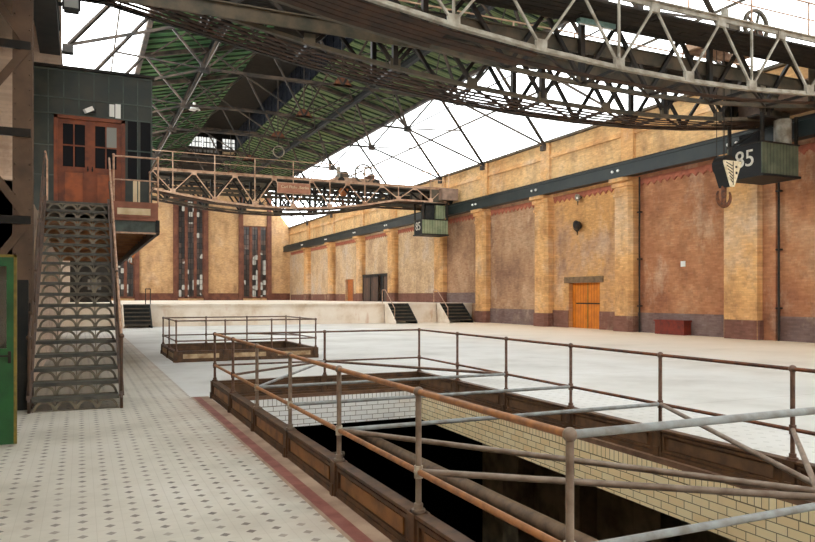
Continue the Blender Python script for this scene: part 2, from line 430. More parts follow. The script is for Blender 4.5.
# pit linings
def lining(p, nm, lab):
    x0, x1, y0, y1 = hole(p); d = .35
    root = thing(nm, ((x0+x1)/2, (y0+y1)/2, -.55), lab, 'wall'); root['kind'] = 'structure'
    for z0, z1, a, b in ((-.18, -.0601, 'sold_x', 'sold_y'), (-.55, -.18, 'glaze_x', 'glaze_y')):
        e = .0
        MB().box(x0-d, x1+d, y1, y1+d, z0, z1).build('brick_course', a, root)
        MB().box(x0-d, x1+d, y0-d, y0, z0, z1).build('brick_course', a, root)
        MB().box(x1, x1+d, y0, y1, z0, z1).build('brick_course', b, root)
        MB().box(x0-d, x0, y0, y1, z0, z1).build('brick_course', b, root)
    q = hole(p, .02)
    for a in ((q[0], x0, q[2], q[3]), (x1, q[1], q[2], q[3]), (x0, x1, q[2], y0), (x0, x1, y1, q[3])):
        MB().box(*a, -.06, -.002).build('margin_plate', 'margin', root)
    return root
lining(PIT, 'wall_pit', 'white and cream glazed brick lining below the large floor opening')
WARP[0] = False
lining(SPIT, 'wall_small_pit', 'glazed brick lining below the small floor opening')
# dark cellar under the hall
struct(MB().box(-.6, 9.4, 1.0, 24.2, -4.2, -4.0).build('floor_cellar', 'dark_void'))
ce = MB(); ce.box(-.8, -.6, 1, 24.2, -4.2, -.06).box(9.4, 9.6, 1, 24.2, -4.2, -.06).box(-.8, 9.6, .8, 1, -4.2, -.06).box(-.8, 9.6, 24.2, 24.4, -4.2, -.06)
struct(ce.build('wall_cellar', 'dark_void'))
cp = MB(); 
for y in (3.4, 4.9, 6.4, 7.9, 9.4): cp.box(6.2, 6.6, y, y+.45, -4, -.56)
cp.box(6.5, 6.6, 2, 11, -4, -.56)
cb_ = worn('cellar_brick', L(140, 128, 104), L(96, 86, 70), 3, .8)
struct(cp.build('trim_cellar_piers', cb_))
tag(MB().tube((4.77, 1.4, -.92), (4.77, 12.6, -.92), .1, 14).build('cellar_pipe', 'base_pipe'), 'thick brown pipe running in the dark below the large floor opening', 'pipe')
tag(MB().path([(3.9, 11.0, -.9), (2.2, 11.0, -.9), (2.2, 11.0, -3.9)], .045, 10).build('drain_pipe', 'steel_greygreen'), 'thin grey drain pipe under far end of the large floor opening', 'pipe')

# right wall
D1 = (28.95, 31.5, 0, 2.4); D2 = (64.9, 67.3, PLZ, 3.4)
wr = MB().cells([YF, D1[0], D1[1], D2[0], D2[1], YB], [0, PLZ, 2.4, 3.4, EAVE], [(D1[0], D1[1], 0, 2.4), (D2[0], D2[1], PLZ, 3.4)], 'x', XR, XR+.4)
wall_r = struct(wr.build('wall_right', 'wall_right', origin=(XR, 37, 0)), 'long brick wall in bays on the right of the hall', 'wall')
for k, y in enumerate(pil_y + [13.3, 6.6, -.1]):
    z0 = PLZ if y > PLY else 0
    def oct_(w, d, c=.16): return [(XR+.02, y-w), (XR-d+c, y-w), (XR-d, y-w+c), (XR-d, y+w-c), (XR-d+c, y+w), (XR+.02, y+w)]
    w = .78 if y < 23 else .62
    if y < 23:
        pb = MB().box(XR-.45, XR+.02, y-.78, y+.78, z0, 6.45)
    else:
        pb = MB().prism(oct_(w, .5), 'z', z0, 6.45)
    po = pb.build('pilaster', 'pilaster', wall_r)
    if y < 23: MB().box(XR-.16, XR+.02, y-1.35, y-.78, z0, 7.0).build('side_strip', 'wall_right', po)
    cap = MB().prism(oct_(w+.06, .56), 'z', 6.45, 6.6).prism(oct_(w+.0, .52), 'z', 6.6, 6.94).prism(oct_(w+.1, .62), 'z', 6.9, 7.12).prism(oct_(w+.04, .85), 'z', 7.12, 7.3)
    cap.build('capital', 'pilaster', po)
    MB().prism([(a-.03 if a < XR else a, b) for a, b in oct_(w+.05, .52)], 'z', z0, z0+.75).build('pilaster_base', 'plinth_red', po)
    MB().box(XR-.16, XR+.02, y-.42, y+.42, 7.95, EAVE).build('upper_pilaster', 'pilaster', wall_r)
cm = MB().box(XR-.10, XR, YF, YB, 9.42, 9.54).box(XR-.05, XR, YF, YB, 9.54, 9.66)
cm.build('string_course', 'pilaster', wall_r)
MB().box(XR-.22, XR+.45, YF, YB, EAVE, EAVE+.12).build('coping', 'steel_greygreen', wall_r)
ys = sorted([13.3]+pil_y+[YB])
for i, (a, b) in enumerate(zip(ys[:-1], ys[1:])):
    z0 = PLZ if a > PLY-2.5 else 0
    a2, b2 = a+(.78 if a < 23 else .62), b-(1.35 if b < 23 else .62)
    fz = MB(); fz.box(XR-.05, XR, a2, b2, 7.05, 7.2)
    n = max(3, int((b2-a2)/.4)); st = (b2-a2)/n
    for k in range(n):
        yc = a2+st*(k+.5)
        fz.prism([(yc-st*.5, 7.05), (yc-st*.5, 6.99), (yc-st*.34, 6.99), (yc-st*.34, 6.94), (yc-st*.17, 6.94), (yc-st*.17, 6.89), (yc-st*.06, 6.89), (yc-st*.06, 6.84), (yc+st*.06, 6.84), (yc+st*.06, 6.89), (yc+st*.17, 6.89), (yc+st*.17, 6.94), (yc+st*.34, 6.94), (yc+st*.34, 6.99), (yc+st*.5, 6.99), (yc+st*.5, 7.05)], 'x', XR-.05, XR)
    fz.build('frieze', 'frieze', wall_r)
    if i == 4: pass
    pl = MB(); segs = [(a2, b2)]
    if a2 < D1[0] < b2: segs = [(a2, D1[0]), (D1[1], b2)]
    if a2 < D2[0] < b2: segs = [(a2, D2[0]), (D2[1], b2)]
    for s0, s1 in segs:
        pl.box(XR-.05, XR, s0, s1, z0, z0+(.92 if z0 == 0 else .7))
    pl.build('baseboard_right', 'plinth' if (a < 26 or 33 < a < 42) else 'plinth_red', wall_r)

# left wall
wl = MB().box(XL-.4, XL, 18.7, YB, 0, EAVE).box(XL-.4, XL, 12.35, 18.7, 0, 3.42).box(-2.1, -1.7, YF, 12.35, 0, EAVE).box(-2.1, XL, 12.35, 12.6, 0, 3.42)
wl.box(-2.1, -1.7, 12.35, 18.6, 3.42, EAVE).box(-2.1, -.4, 18.6, 18.9, 7.08, EAVE).box(-2.1, -1.03, 18.6, 18.9, 0, 7.08)
struct(wl.build('wall_left', 'wall_left'), 'pale brick wall behind the iron stairs', 'wall')
struct(MB().box(-2.1, -.4, YF, 18.6, EAVE, EAVE+.2).build('ceiling_aisle', 'lantern'))

# back wall
wins = [(4.2, 10.4), (11.95, 13.6), (19.6, 10.4)]; WH = 1.55
xs = [XL, KL]; hs = []
for c, zt in wins: hs.append((c-WH, c+WH, PLZ+.25, zt))
xs = sorted(set([XL, KL, KR, XR+.4]+[q for h in hs for q in h[:2]]))
wb = MB().cells(xs, [0, PLZ+.25, EAVE, 10.4, 13.6, KNEE], hs+[(XL-1, hs[0][0], EAVE, 99), (KR, 99, EAVE, 99), (XL-1, KL, EAVE, 99)], 'y', YB, YB+.4)
wb.prism([(XL, EAVE), (KL, EAVE), (KL, KNEE)], 'y', YB, YB+.4).prism([(XR, EAVE), (KR, KNEE), (KR, EAVE)], 'y', YB, YB+.4)
wb.prism([(KL, KNEE), (KR, KNEE), (LR, LANT), (LL, LANT)], 'y', YB, YB+.4)
wall_b = struct(wb.build('wall_back', 'wall_back'), 'tan brick end wall with three tall windows', 'wall')
for i, (c, zt) in enumerate(wins):
    for s in (-1, 1):
        MB().box(c+s*(WH+.2)-.26, c+s*(WH+.2)+.26, YB-.28, YB, PLZ, 14.4).build('window_surround', 'frame_red', wall_b)
    w_ = MB().box(c-WH, c+WH, YB+.1, YB+.12, PLZ+.25, zt).build('window_%d' % (i+3), 'old_panes')
    struct(w_, ['tall narrow window at left of the end wall', 'tallest window in the middle of the end wall', 'tall window at right of the end wall'][i], 'window')
    f = MB()
    for x in (-WH+.09, -.52, .52, WH-.09): f.box(c+x-(.09 if abs(x) > 1 else .17), c+x+(.09 if abs(x) > 1 else .17), YB-.05, YB+.1, PLZ+.25, zt)
    f.box(c-WH, c+WH, YB-.05, YB+.1, zt-.12, zt).box(c-WH, c+WH, YB-.05, YB+.1, PLZ+.25, PLZ+.45)
    f.build('window_frame', 'frame_red', w_)
    g = MB(); z = PLZ+.6
    while z < zt: g.box(c-WH, c+WH, YB+.04, YB+.1, z, z+.05); z += .62
    for x in (-1.03, 0, 1.03): g.box(c+x-.025, c+x+.025, YB+.04, YB+.1, PLZ+.25, zt)
    g.build('glazing_bars', 'steel_dark', w_)
xsb = [XL]+[q for h in hs for q in (h[0]-.45, h[1]+.45)]+[XR]
bb = MB()
for a, b in zip(xsb[::2], xsb[1::2]): bb.box(a, b, YB-.06, YB, PLZ, PLZ+.85)
struct(bb.build('baseboard_back', M['frame_red']))
# wall behind the viewer; its unseen windows are added to light faces turned this way
fw = [(2.65, 5.75, 1.5, 10.2), (10.25, 13.65, 1.5, 13.4), (18.05, 21.15, 1.5, 10.2)]
wf = MB().cells(sorted([-2.1, -.4, KL, KR, XR+.4]+[q for h in fw for q in h[:2]]), [0, 1.5, 10.2, EAVE, 13.4, KNEE], fw+[(-3, KL, EAVE, 99), (KR, 99, EAVE, 99)], 'y', YF-.4, YF)
wf.prism([(-.4, EAVE), (KL, EAVE), (KL, KNEE)], 'y', YF-.4, YF).prism([(XR, EAVE), (KR, KNEE), (KR, EAVE)], 'y', YF-.4, YF)
wf.prism([(KL, KNEE), (KR, KNEE), (LR, LANT), (LL, LANT)], 'y', YF-.4, YF)
struct(wf.build('wall_front', 'wall_back'))
for k, h in enumerate(fw):
    w_ = struct(MB().box(h[0], h[1], YF-.2, YF-.19, h[2], h[3]).build('window_%d' % (k+9), 'roof_glass'))
    g = MB()
    for i in range(5): x = h[0]+(h[1]-h[0])*i/4; g.box(x-.06, x+.06, YF-.26, YF-.14, h[2], h[3])
    g.build('window_frame', 'frame_red', w_)

# platform at the far end
struct(MB().box(XL, XR, PLY, YB, 0, PLZ-.1).box(XL, XR, PLY-.08, YB, PLZ-.1, PLZ).build('trim_platform', 'platform'), 'raised pale concrete platform across the far end', 'platform')

# roof
def slope(x0, z0, x1, z1, y0, y1, th):
    return MB().prism([(x0, z0), (x1, z1), (x1, z1+th), (x0, z0+th)], 'y', y0, y1)
cl = slope(KR, KNEE, LR, LANT, YF, YB, .1); cl2 = slope(KL, KNEE, LL, LANT, YF, YB, .1)
ceil = struct(cl.build('ceiling_right', 'roof_green', origin=(KR, 0, KNEE)), 'green boarded roof slope on the right of the ridge lantern', 'roof')
ceil2 = struct(cl2.build('ceiling_left', 'roof_green', origin=(KL, 0, KNEE)), 'green boarded roof slope on the left of the ridge lantern', 'roof')
for (xa, xb, par) in ((KR, LR, ceil), (KL, LL, ceil2)):
    j = MB(); y = 12.0
    while y < YB-.3:
        j.bar((xa, y, KNEE-.04), (xb, y, LANT-.04), .12, .09); y += .9
    j.build('joists', 'joist', par)
lan = MB().box(LL-.15, LL, YF, 72.2, LANT, 18.1).box(LL-.3, LR+.3, YF, 72.2, 18.1, 18.25)
lan.box(LL-.15, LR+.15, 72.2, YB, LANT, LANT+.12).box(LL, LR, YF, YF+.2, LANT, 18.1)
lan.box(LL, LR, 72, 72.2, 15.2, 15.8).box(LL-.1, LL+.05, 72, 72.2, 15.6, 18.1).box(LR-.05, LR+.1, 72, 72.2, 15.6, 18.1).box(LL, LR, 72, 72.2, 17.35, 18.1)
lan.box(LL+2.75, LL+3.3, 72, 72.2, 15.8, 17.4)
lan = struct(lan.build('ceiling_lantern', 'lantern'), 'dark raised ridge lantern along the roof', 'roof')
lv = MB().box(LR, LR+.15, YF, 72.2, LANT, 18.1); y = 14.0
while y < 72: lv.box(LR-.05, LR, y, y+.1, LANT, 18.1); y += 1.2
for k in range(5): lv.box(LR-.03, LR, YF, 72.2, LANT+.25+.35*k, LANT+.32+.35*k)
lv.build('louver_side', 'louver_blue', lan)
k = 6
for a, b, z0 in ((LL+.05, LL+1.36, 15.8), (LL+1.46, LL+2.75, 15.8), (LL+3.3, LR-.05, 16.1)):
    w_ = struct(MB().box(a, b, 72.08, 72.1, z0, 17.35).build('window_%d' % k, 'milky'), 'small bright %s window at far end of the ridge lantern' % ['left', 'middle', 'right'][k-6], 'window')
    g = MB()
    for i in range(5): x = a+(b-a)*i/4; g.box(x-.03, x+.03, 72.0, 72.08, z0, 17.35)
    for i in range(4): z = z0+(17.35-z0)*i/3; g.box(a, b, 72.0, 72.08, z-.03, z+.03)
    g.build('glazing_bars', 'steel_black', w_); k += 1
MB().box(LL+3.3, LR-.05, 72.04, 72.12, 15.8, 16.07).build('ochre_panel', 'curb_cream', lan)
# roof glazing
for nm, xa, xb, lab in (('window_1', XR, KR, 'sloping roof glazing above the right wall'), ('window_2', -.4, KL, 'sloping roof glazing on the left side')):
    g = struct(slope(xa, EAVE+.12, xb, KNEE, YF, YB, .01).build(nm, 'roof_glass', origin=(xa, 0, EAVE)), lab, 'window')
    b = MB()
    for q in (.52,):
        b.bar((xa+(xb-xa)*q, YF, EAVE+.1+(KNEE-EAVE)*q-.06), (xa+(xb-xa)*q, YB, EAVE+.1+(KNEE-EAVE)*q-.06), .06, .1)
    b.build('glazing_purlin', 'steel_greygreen', g)
MB_ = MB().box(KR-.1, KR+.14, YF, YB, KNEE-.22, KNEE+.1); tag(struct(MB_.build('trim_eaves_right', 'truss')), 'steel eaves beam between green boards and right glazing', 'beam')
tag(struct(MB().box(KL-.14, KL+.1, YF, YB, KNEE-.22, KNEE+.1).build('trim_eaves_left', 'truss')), 'steel eaves beam between green boards and left glazing', 'beam')
for s, nm in ((17.1, 'right'), (6.5, 'left')):
    z = KNEE+(LANT-KNEE)*((KR-17.1)/(KR-LR))-.2
    m = MB().box(s-.13, s+.13, YF, YB, z-.06, z).box(s-.13, s+.13, YF, YB, z-.4, z-.34).box(s-.03, s+.03, YF, YB, z-.4, z)
    tag(m.build('roof_purlin', 'steel_black'), 'dark riveted purlin running under the %s green roof slope' % nm, 'beam')

# roof trusses
tie_z = 12.1
for k, y in enumerate(pil_y):
    n = len(pil_y)-k
    lab = 'steel roof truss spanning the hall, ' + ('nearest the viewer' if k == 0 else ORD[n-1]+' from the end wall' if n > 1 else 'closest to the end wall')
    r = thing('roof_truss', (XC, y, tie_z), lab, 'roof truss', 'steel roof trusses')
    for s in (1, -1):
        def pt(x, z): return (XC+s*(x-XC), y, z)
        W, K, P_, L_, N1, Mm, mid = pt(23.85, 10.2), pt(20.5, 14.45), pt(17.2, 15.2), pt(13.9, 15.98), pt(18.4, 12.05), pt(11.8, tie_z), pt(22.2, 12.3)
        if s < 0: W = (-.35, y, 10.2); mid = (1.3, y, 12.3)
        MB().angle(W, K, .15, .05, (0, 1, 0)).bar(K, L_, .16, .22).build('rafter', 'truss', r)
        MB().bar(W, N1, .07, .1).bar(N1, Mm, .08, .12).build('tie', 'truss', r)
        for a, b, w in ((N1, K, .1), (N1, P_, .12), (N1, mid, .07), (Mm, L_, .1), (N1, L_, .08), (Mm, P_, .07)):
            MB().bar(a, b, w, w).build('strut', 'truss', r)
        MB().box(N1[0]-.22, N1[0]+.22, y-.03, y+.03, N1[2]-.2, N1[2]+.2).build('gusset', 'truss', r)
        MB().box(W[0]-.2, W[0]+.14, y-.16, y+.16, W[2]-.3, W[2]-.02).build('shoe', 'truss', r)
    MB().bar((XC-2.1, y, 15.98), (XC+2.1, y, 15.98), .12, .2).build('collar', 'truss', r)
    MB().tube((XC, y, tie_z), (XC, y, 15.98), .04, 6).build('hanger', 'truss', r)
    MB().prism([(XC-.55, tie_z-.05), (XC+.55, tie_z-.05), (XC+.2, tie_z+.42), (XC-.2, tie_z+.42)], 'y', y-.04, y+.04).build('centre_gusset', 'rust', r)
    if k+1 < len(pil_y):
        y2 = pil_y[k+1]
        for s in (1, -1):
            X = lambda x: XC+s*(x-XC)
            for a, b in (((X(20.2), y, 14.5), (X(17.3), y2, 15.1)), ((X(17.3), y, 15.1), (X(20.2), y2, 14.5)), ((X(17), y, 15.1), (X(14.1), y2, 15.8)), ((X(14.1), y, 15.8), (X(17), y2, 15.1))):
                MB().bar(a, b, .06, .06).build('wind_brace', 'truss', r)
            MB().bar((X(18.4), y, 12.05), (X(18.4), y2, 12.05), .05, .05).build('wind_brace', 'truss', r)

# crane runway girders
for nm, x0, x1, lab in (('right', 23.12, 23.62, 'dark steel crane runway girder on the brick pilasters of the right wall'), ('left', -.85, -.42, 'dark steel crane runway girder high above the cabin at left')):
    xm = (x0+x1)/2; r = thing('crane_runway', (xm, 37, 7.3), lab, 'crane runway')
    m = MB().box(x0, x1, YF, YB, 7.3, 7.36).box(x0, x1, YF, YB, 7.88, 7.95).box(xm-.19, xm+.19, YF, YB, 7.36, 7.88)
    m.build('girder', 'runway' if nm == 'right' else 'steel_black', r)
    if nm == 'left': MB().box(x0-.1, x0+.05, YF, YB, 7.9, 10.3).build('upper_lattice_plate', 'steel_black', r)
    MB().box(xm-.04, xm+.04, YF, YB, 7.95, 8.08).build('crane_rail', 'steel_dark', r)
    if nm == 'right':
        for y in pil_y:
            MB().ball((x0-.0, y-.2, 7.62), .07, 8, 5).ball((x0-.0, y+.2, 7.62), .07, 8, 5).build('insulator', 'white_metal', r)

# ------------------------------------------------------------------ travelling cranes
def crane(name, ys, top, prof, nodes, vert_every, chord_mat, web_mat, rail_y, label, x_l=-.55, x_r=23.3):
    r = thing(name, (XC, sum(ys)/len(ys), top), label, 'crane')
    nodes = [x for x in nodes if x_l+.8 < x < x_r-.6]
    segx = [x_l]+nodes+[x_r]
    tops = [(a+b)/2 for a, b in zip(nodes[:-1], nodes[1:])]
    tops = [nodes[0]-1.0]+tops+[nodes[-1]+.9]
    for gi, y in enumerate(ys):
        front = gi == 0
        cmat, wmat = (chord_mat, web_mat) if front else ('steel_greygreen' if gi in (1, 2) else 'steel_dark', 'steel_dark')
        g = MB()
        g.box(x_l, x_r, y-.1, y+.1, top-.03, top).box(x_l, x_r, y-.03, y+.03, top-.15, top-.03)
        for a, b in zip(segx[:-1], segx[1:]):
            za, zb = prof(a), prof(b); g.bar((a, y, za), (b, y, zb), .13, .03).bar((a, y, za+.06), (b, y, zb+.06), .035, .09)
        go = g.build('lattice_girder', cmat, r)
        for i, x in enumerate(nodes):
            z = prof(x)+.1
            for tx in (tops[i], tops[i+1]):
                MB().bar((x, y, z), (tx, y, top-.12), .1 if not front else .055, .055 if front else .09, (0, 1, 0)).build('diagonal', wmat, go)
            if vert_every == 1 or round((x-7.75)/2.4) % vert_every == 0:
                MB().bar((x, y, z), (x, y, top-.1), .055 if front else .14, .055 if front else .14, (0, 1, 0)).build('vertical', wmat, go)
            MB().box(x-.15, x+.15, y-.05, y+.05, z-.08, z+.18).build('gusset', cmat, go)
        for x in tops: MB().box(x-.15, x+.15, y-.05, y+.05, top-.28, top-.03).build('top_gusset', cmat, go)
        for x in (x_l+.3, x_r-.3): MB().bar((x, y, prof(x)), (x, y, top), .2, .1, (0, 1, 0)).build('end_post', cmat, go)
        # solid plate web where each end sits on its carriage
        for xa, xb in ((x_r-1.5, x_r), (x_l, x_l+1.2)):
            MB().prism([(xa, prof(xa)), (xb, prof(xb)), (xb, top), (xa, top)], 'y', y-.02, y+.02).build('end_plate', 'steel_greygreen', go)
    for a, b in ((ys[0], ys[1]), (ys[2], ys[3])):
        w = b-a; npl = 6
        dk = MB()
        for j in range(npl):
            y0 = a+.06+(w-.12)*j/npl
            x = x_l
            while x < x_r-.1:
                ln = random.uniform(2.2, 4.2); dk.box(x+.02, min(x+ln, x_r)-.02, y0+.012, y0+(w-.12)/npl-.012, top-.28, top-.23); x += ln
        dk.build('walkway_deck', 'deck_dark', r)
        for j in range(5):
            y0 = a+.13+(w-.26)*(j+.5)/5; dk = MB()
            lim = (11.0, 9.0, 99, 12.5, 10.0)[j] if a == ys[0] and top > 9.3 else 99
            for p, q in zip(segx[:-1], segx[1:]):
                if q > lim: break
                dk.bar((p, y0, prof(p)-.03), (q, y0, prof(q)-.03), (w-.26)/5-(.03 if a == ys[0] else .115), .03 if a == ys[0] else .012)
            if dk.v: dk.build('deck_plank', 'deck_brown', r)
        lb = MB()
        for p, q in zip(segx[:-1], segx[1:]):
            lb.bar((p, a, prof(p)+.03), (p, b, prof(p)+.03), .08, .08).bar((p, a, prof(p)+.02), (q, b, prof(q)+.02), .07, .04)
        lb.build('cross_bracing', 'steel_dark', r)
    # trolley beams inside
    for y, s_ in ((ys[1], 1), (ys[2], -1)):
        MB().box(x_l, x_r, y-.04, y+.04, top, top+.06).build('trolley_rail', 'steel_dark', r)
        h = .34 if top > 9.3 else .16
        MB().box(x_l, x_r, y+s_*.14-.03, y+s_*.14+.03, top-1.0, top-1.0+h).box(x_l, x_r, y+s_*.14-.09, y+s_*.14+.09, top-1.0+h, top-.97+h).build('walkway_beam', 'steel_greygreen', r)
    # railing on the walkways
    for y in rail_y:
        rl = MB().tube((x_l, y, top+1.0), (x_r, y, top+1.0), .025, 6).tube((x_l, y, top+.5), (x_r, y, top+.5), .02, 6)
        ro = rl.build('railing', 'steel_tan' if name != 'x' else 'steel_pale', r)
        for x in segx: MB().tube((x, y, top), (x, y, top+1.02), .028, 6).build('railing_post', 'steel_tan', ro)
    # end carriages
    for x0, x1, t in ((22.5, 23.72, 'rust'), (-.78, -.48, 'steel_dark')):
        c = MB().box(x0, x1, ys[0]-.6, ys[3]+.6, 8.3, 9.1).build('end_carriage', t if x0 < 0 else 'carriage', r)
        for yy in (ys[0]-.1, ys[3]+.1):
            xw = 23.37 if x0 > 0 else (x0+x1)/2
            MB().tube((xw-.08, yy, 8.376), (xw+.08, yy, 8.376), .29, 18).build('wheel', 'steel_dark', c)
    return r

TOP1 = 9.42
prof1 = lambda x: min(8.95, 1.65+5.8+.008*(x-14.5)**2)
ys1 = [14.4, 15.9, 17.75, 19.3]
c1 = crane('travelling_crane', ys1, TOP1, prof1, [.55+2.4*i for i in range(10)], 2, 'steel_pale', 'steel_pale', [ys1[0], ys1[3]],
           'huge dark lattice overhead crane crossing above the large pit', )
TOP2 = 9.2
prof2 = lambda x: min(8.15, 7.2+.014*(x-11.2)**2)
ys2 = [44.0, 45.2, 47.2, 48.4]
c2 = crane('travelling_crane', ys2, TOP2, prof2, [.12+2.42*i for i in range(10)], 1, 'steel_tan', 'steel_tan', [ys2[0]],
           'tan lattice overhead crane with a name board, in front of end wall')
# name board on the far crane
M['sign'] = worn('faded_pink_board', L(172, 120, 94), L(148, 100, 78), 4, .6)
sg = MB().box(11.2, 13.25, 43.80, 43.86, 8.18, 8.78).build('name_board', 'sign', c2)
MB().box(11.15, 13.3, 43.86, 43.9, 8.13, 8.83).build('board_frame', 'steel_tan', sg)
for wd_, x_ in (('Carl', 11.6), ('Flohr,', 12.2), ('Berlin', 12.86)): text('lettering', wd_, .26, 'cream', (x_, 43.79, 8.54), (R90, 0, 0), sg)

def cab(parent, x0, x1, y0, y1, z0, zp, zt, num, size, far):
    c = MB().box(x0-.06, x1+.06, y0-.06, y1+.06, z0-.08, z0).build('operator_cab', 'black', parent)
    for ya in (y0, y1-.05): MB().box(x0, x1, ya, ya+.05, z0, zp).build('board_side', 'green_board_light' if far else 'green_board', c)
    for xa in (x0, x1-.05): MB().box(xa, xa+.05, y0+.05, y1-.05, z0, zp).build('end_board', 'black', c)
    MB().box(x0-.03, x1+.03, y0-.03, y0+.08, zp, zp+.05).box(x0-.03, x0+.08, y0, y1, zp, zp+.05).box(x1-.08, x1+.03, y0, y1, zp, zp+.05).box(x0, x1, y1-.08, y1+.03, zp, zp+.05).build('sill_rail', 'steel_dark', c)
    for x in (x0+.05, x1-.05):
        for y in (y0+.05, y1-.05): MB().box(x-.045, x+.045, y-.045, y+.045, zp, zt).build('hanger_post', 'steel_dark', c)
    MB().box(x0+.1, x1-.1, y0+.3, y1-.1, zt-.06, zt).build('roof_plate', 'steel_dark', c)
    if not far:
        MB().tube((x1-.36, y0+.34, zp-.2), (x1-.36, y0+.34, zt-.08), .29, 16).build('controller_drum', 'steel_pale', c)
        MB().box(x0+.25, x0+.6, y0+.4, y1-.3, z0, zp+.45).build('control_chest', 'black', c)
    else:
        MB().box(x1-.75, x1-.05, y0+.3, y0+1.0, zp+.12, zt-.15).build('control_chest', 'green_board_light', c)
        MB().box(x0+.5, x1-.8, y0+.5, y1-.1, z0, zt-.1).build('cab_screen', 'steel_black', c)
    text('number', num, size, 'number_white', (x0-.012, (y0+y1)/2-(.02 if not far else 0), (z0+zp)/2+.04), (R90, 0, -R90), c)
    return c
cab(c1, 21.05, 22.85, 17.05, 18.5, 5.86, 6.92, 7.95, '85', .82, False)
cab(c2, 21.05, 23.0, 43.55, 44.9, 5.95, 6.9, 8.1, '85', .8, True)
MB().bar((21.1, 17.1, 7.4), (21.1, 18.5, 6.95), .05, .05).bar((21.1, 18.4, 7.75), (20.2, 18.4, 7.7), .06, .06).build('cab_brace', 'steel_dark', c1)

# trolleys and hook blocks
def trolley(name, x0, x1, y0, y1, z, wheel_r, label):
    r = thing(name, ((x0+x1)/2, (y0+y1)/2, z), label, 'crane trolley', 'crane trolleys')
    wy0, wy1 = y0, y1; y0, y1 = y0+.14, y1-.14
    f = MB().box(x0, x1, y0, y0+.14, z+.18, z+.42).box(x0, x1, y1-.14, y1, z+.18, z+.42)
    for x in (x0, (x0+x1)/2, x1-.14): f.box(x, x+.14, y0+.14, y1-.14, z+.18, z+.42)
    f.build('frame', 'steel_tan', r)
    for x in (x0+.35, x1-.35):
        for y in (wy0, wy1): MB().tube((x, y-.07, z+.205), (x, y+.13 if y == wy0 else y-.13, z+.205), .2, 14).build('wheel', 'steel_dark', r)
    MB().tube((x0+.7, y0+.1, z+.62), (x0+.7, y1-.1, z+.62), .24, 16).build('rope_drum', 'steel_greygreen', r)
    xm = x0+(x1-x0)*.62; g = MB().arc((xm, y0-.02, z+.75), wheel_r, .09, .1, 0, 2*math.pi, 28, 'x')
    for i in range(5):
        a = 2*math.pi*i/5; g.bar((xm, y0-.02, z+.75), (xm+wheel_r*math.cos(a), y0-.02, z+.75+wheel_r*math.sin(a)), .06, .06)
    g.build('gear_wheel', 'steel_greygreen', r)
    MB().tube((x1-.5, y0+.2, z+.62), (x1-.5, y1-.3, z+.62), .2, 14).box(x1-.75, x1-.25, y0+.15, y1-.25, z+.4, z+.5).build('motor', 'rust', r)
    MB().box(x0+.1, x0+.3, y0-.02, y0+.1, z+.4, z+1.1).build('gear_case', 'steel_pale', r)
    return r
trolley('crane_trolley', 18.0, 20.4, ys1[1], ys1[2], TOP1+.06, .5, 'crane trolley with dark gear wheel on the near overhead crane')
trolley('crane_trolley', 15.5, 18.7, ys2[1], ys2[2], TOP2+.06, .62, 'crane trolley with big spoked wheel on the far tan crane')

def hook_block(x, y, zh, ztop, s, label, bm, group, striped):
    r = thing('hook_block', (x, y, zh), label, 'crane hook', group)
    # ropes
    for dx in (-.16, .16):
        for dy in (-.12, .12):
            MB().tube((x+dx*s, y+dy*s, zh+1.35*s), (x+dx*s, y+dy*s, ztop), .012 if s > .6 else .02, 5).build('rope', 'steel_dark', r)
    # side plates: wide above, pointed below
    for dy in (-.3,):
        MB().prism([(x-.34*s, zh+1.3*s), (x-.34*s, zh+1.25*s), (x-.06*s, zh+.55*s), (x+.06*s, zh+.55*s), (x+.34*s, zh+1.25*s), (x+.34*s, zh+1.3*s)], 'y', y+(dy-.03)*s, y+(dy+.03)*s).build('cheek_plate', bm, r)
    MB().prism([(x-.33*s, zh+1.28*s), (x-.33*s, zh+1.22*s), (x-.05*s, zh+.56*s), (x+.05*s, zh+.56*s), (x+.33*s, zh+1.22*s), (x+.33*s, zh+1.28*s)], 'y', y-.27*s, y+.14*s).build('block_body', 'black' if striped else bm, r)
    MB().tube((x, y-.17*s, zh+1.2*s), (x, y+.17*s, zh+1.22*s), .3*s, 20).build('sheave', 'steel_dark', r)
    if striped:
        g = MB()
        for i in range(6):
            z = zh+(.7+.095*i)*s; w = (.06+.28*(z-zh-.55*s)/(.7*s))*s
            g.bar((x-w*.92, y-.336*s, z+.07*s), (x-.02*s, y-.336*s, z-.03*s), .012, .022*s, (0, 0, 1))
        g.box(x-.012, x+.012, y-.34*s, y-.33*s, zh+.6*s, zh+1.28*s)
        g.box(x+.1*s, x+.17*s, y-.34*s, y-.33*s, zh+.92*s, zh+.99*s).box(x+.09*s, x+.16*s, y-.34*s, y-.33*s, zh+1.1*s, zh+1.16*s)
        g.build('warning_stripes', 'black', r)
    MB().tube((x, y, zh+.3*s), (x, y, zh+.62*s), .075*s, 10).build('shank', 'rust', r)
    hk = MB(); pts = [(x, y, zh+.32*s)]
    for sgn in (1, -1):
        prev = None
        for i in range(9):
            a = -R90+sgn*(i/8)*math.radians(118); p = (x+.27*s*math.cos(a), y, zh+.3*s+.27*s*math.sin(a)); rr = (.075-.0055*i)*s
            if prev: hk.tube(prev[0], p, prev[1], 10, rr)
            hk.ball(p, rr, 10, 6); prev = (p, rr)
    hk.tube((x, y, zh+.35*s), (x, y, zh+.03*s), .07*s, 10)
    hk.build('double_hook', 'rust', r)
    return r
hook_block(19.0, 16.83, 4.58, TOP1+.24, 1.1, 'striped pale hook block with rusty double hook hanging from the near crane', 'hook_yellow', 'crane hooks', True)
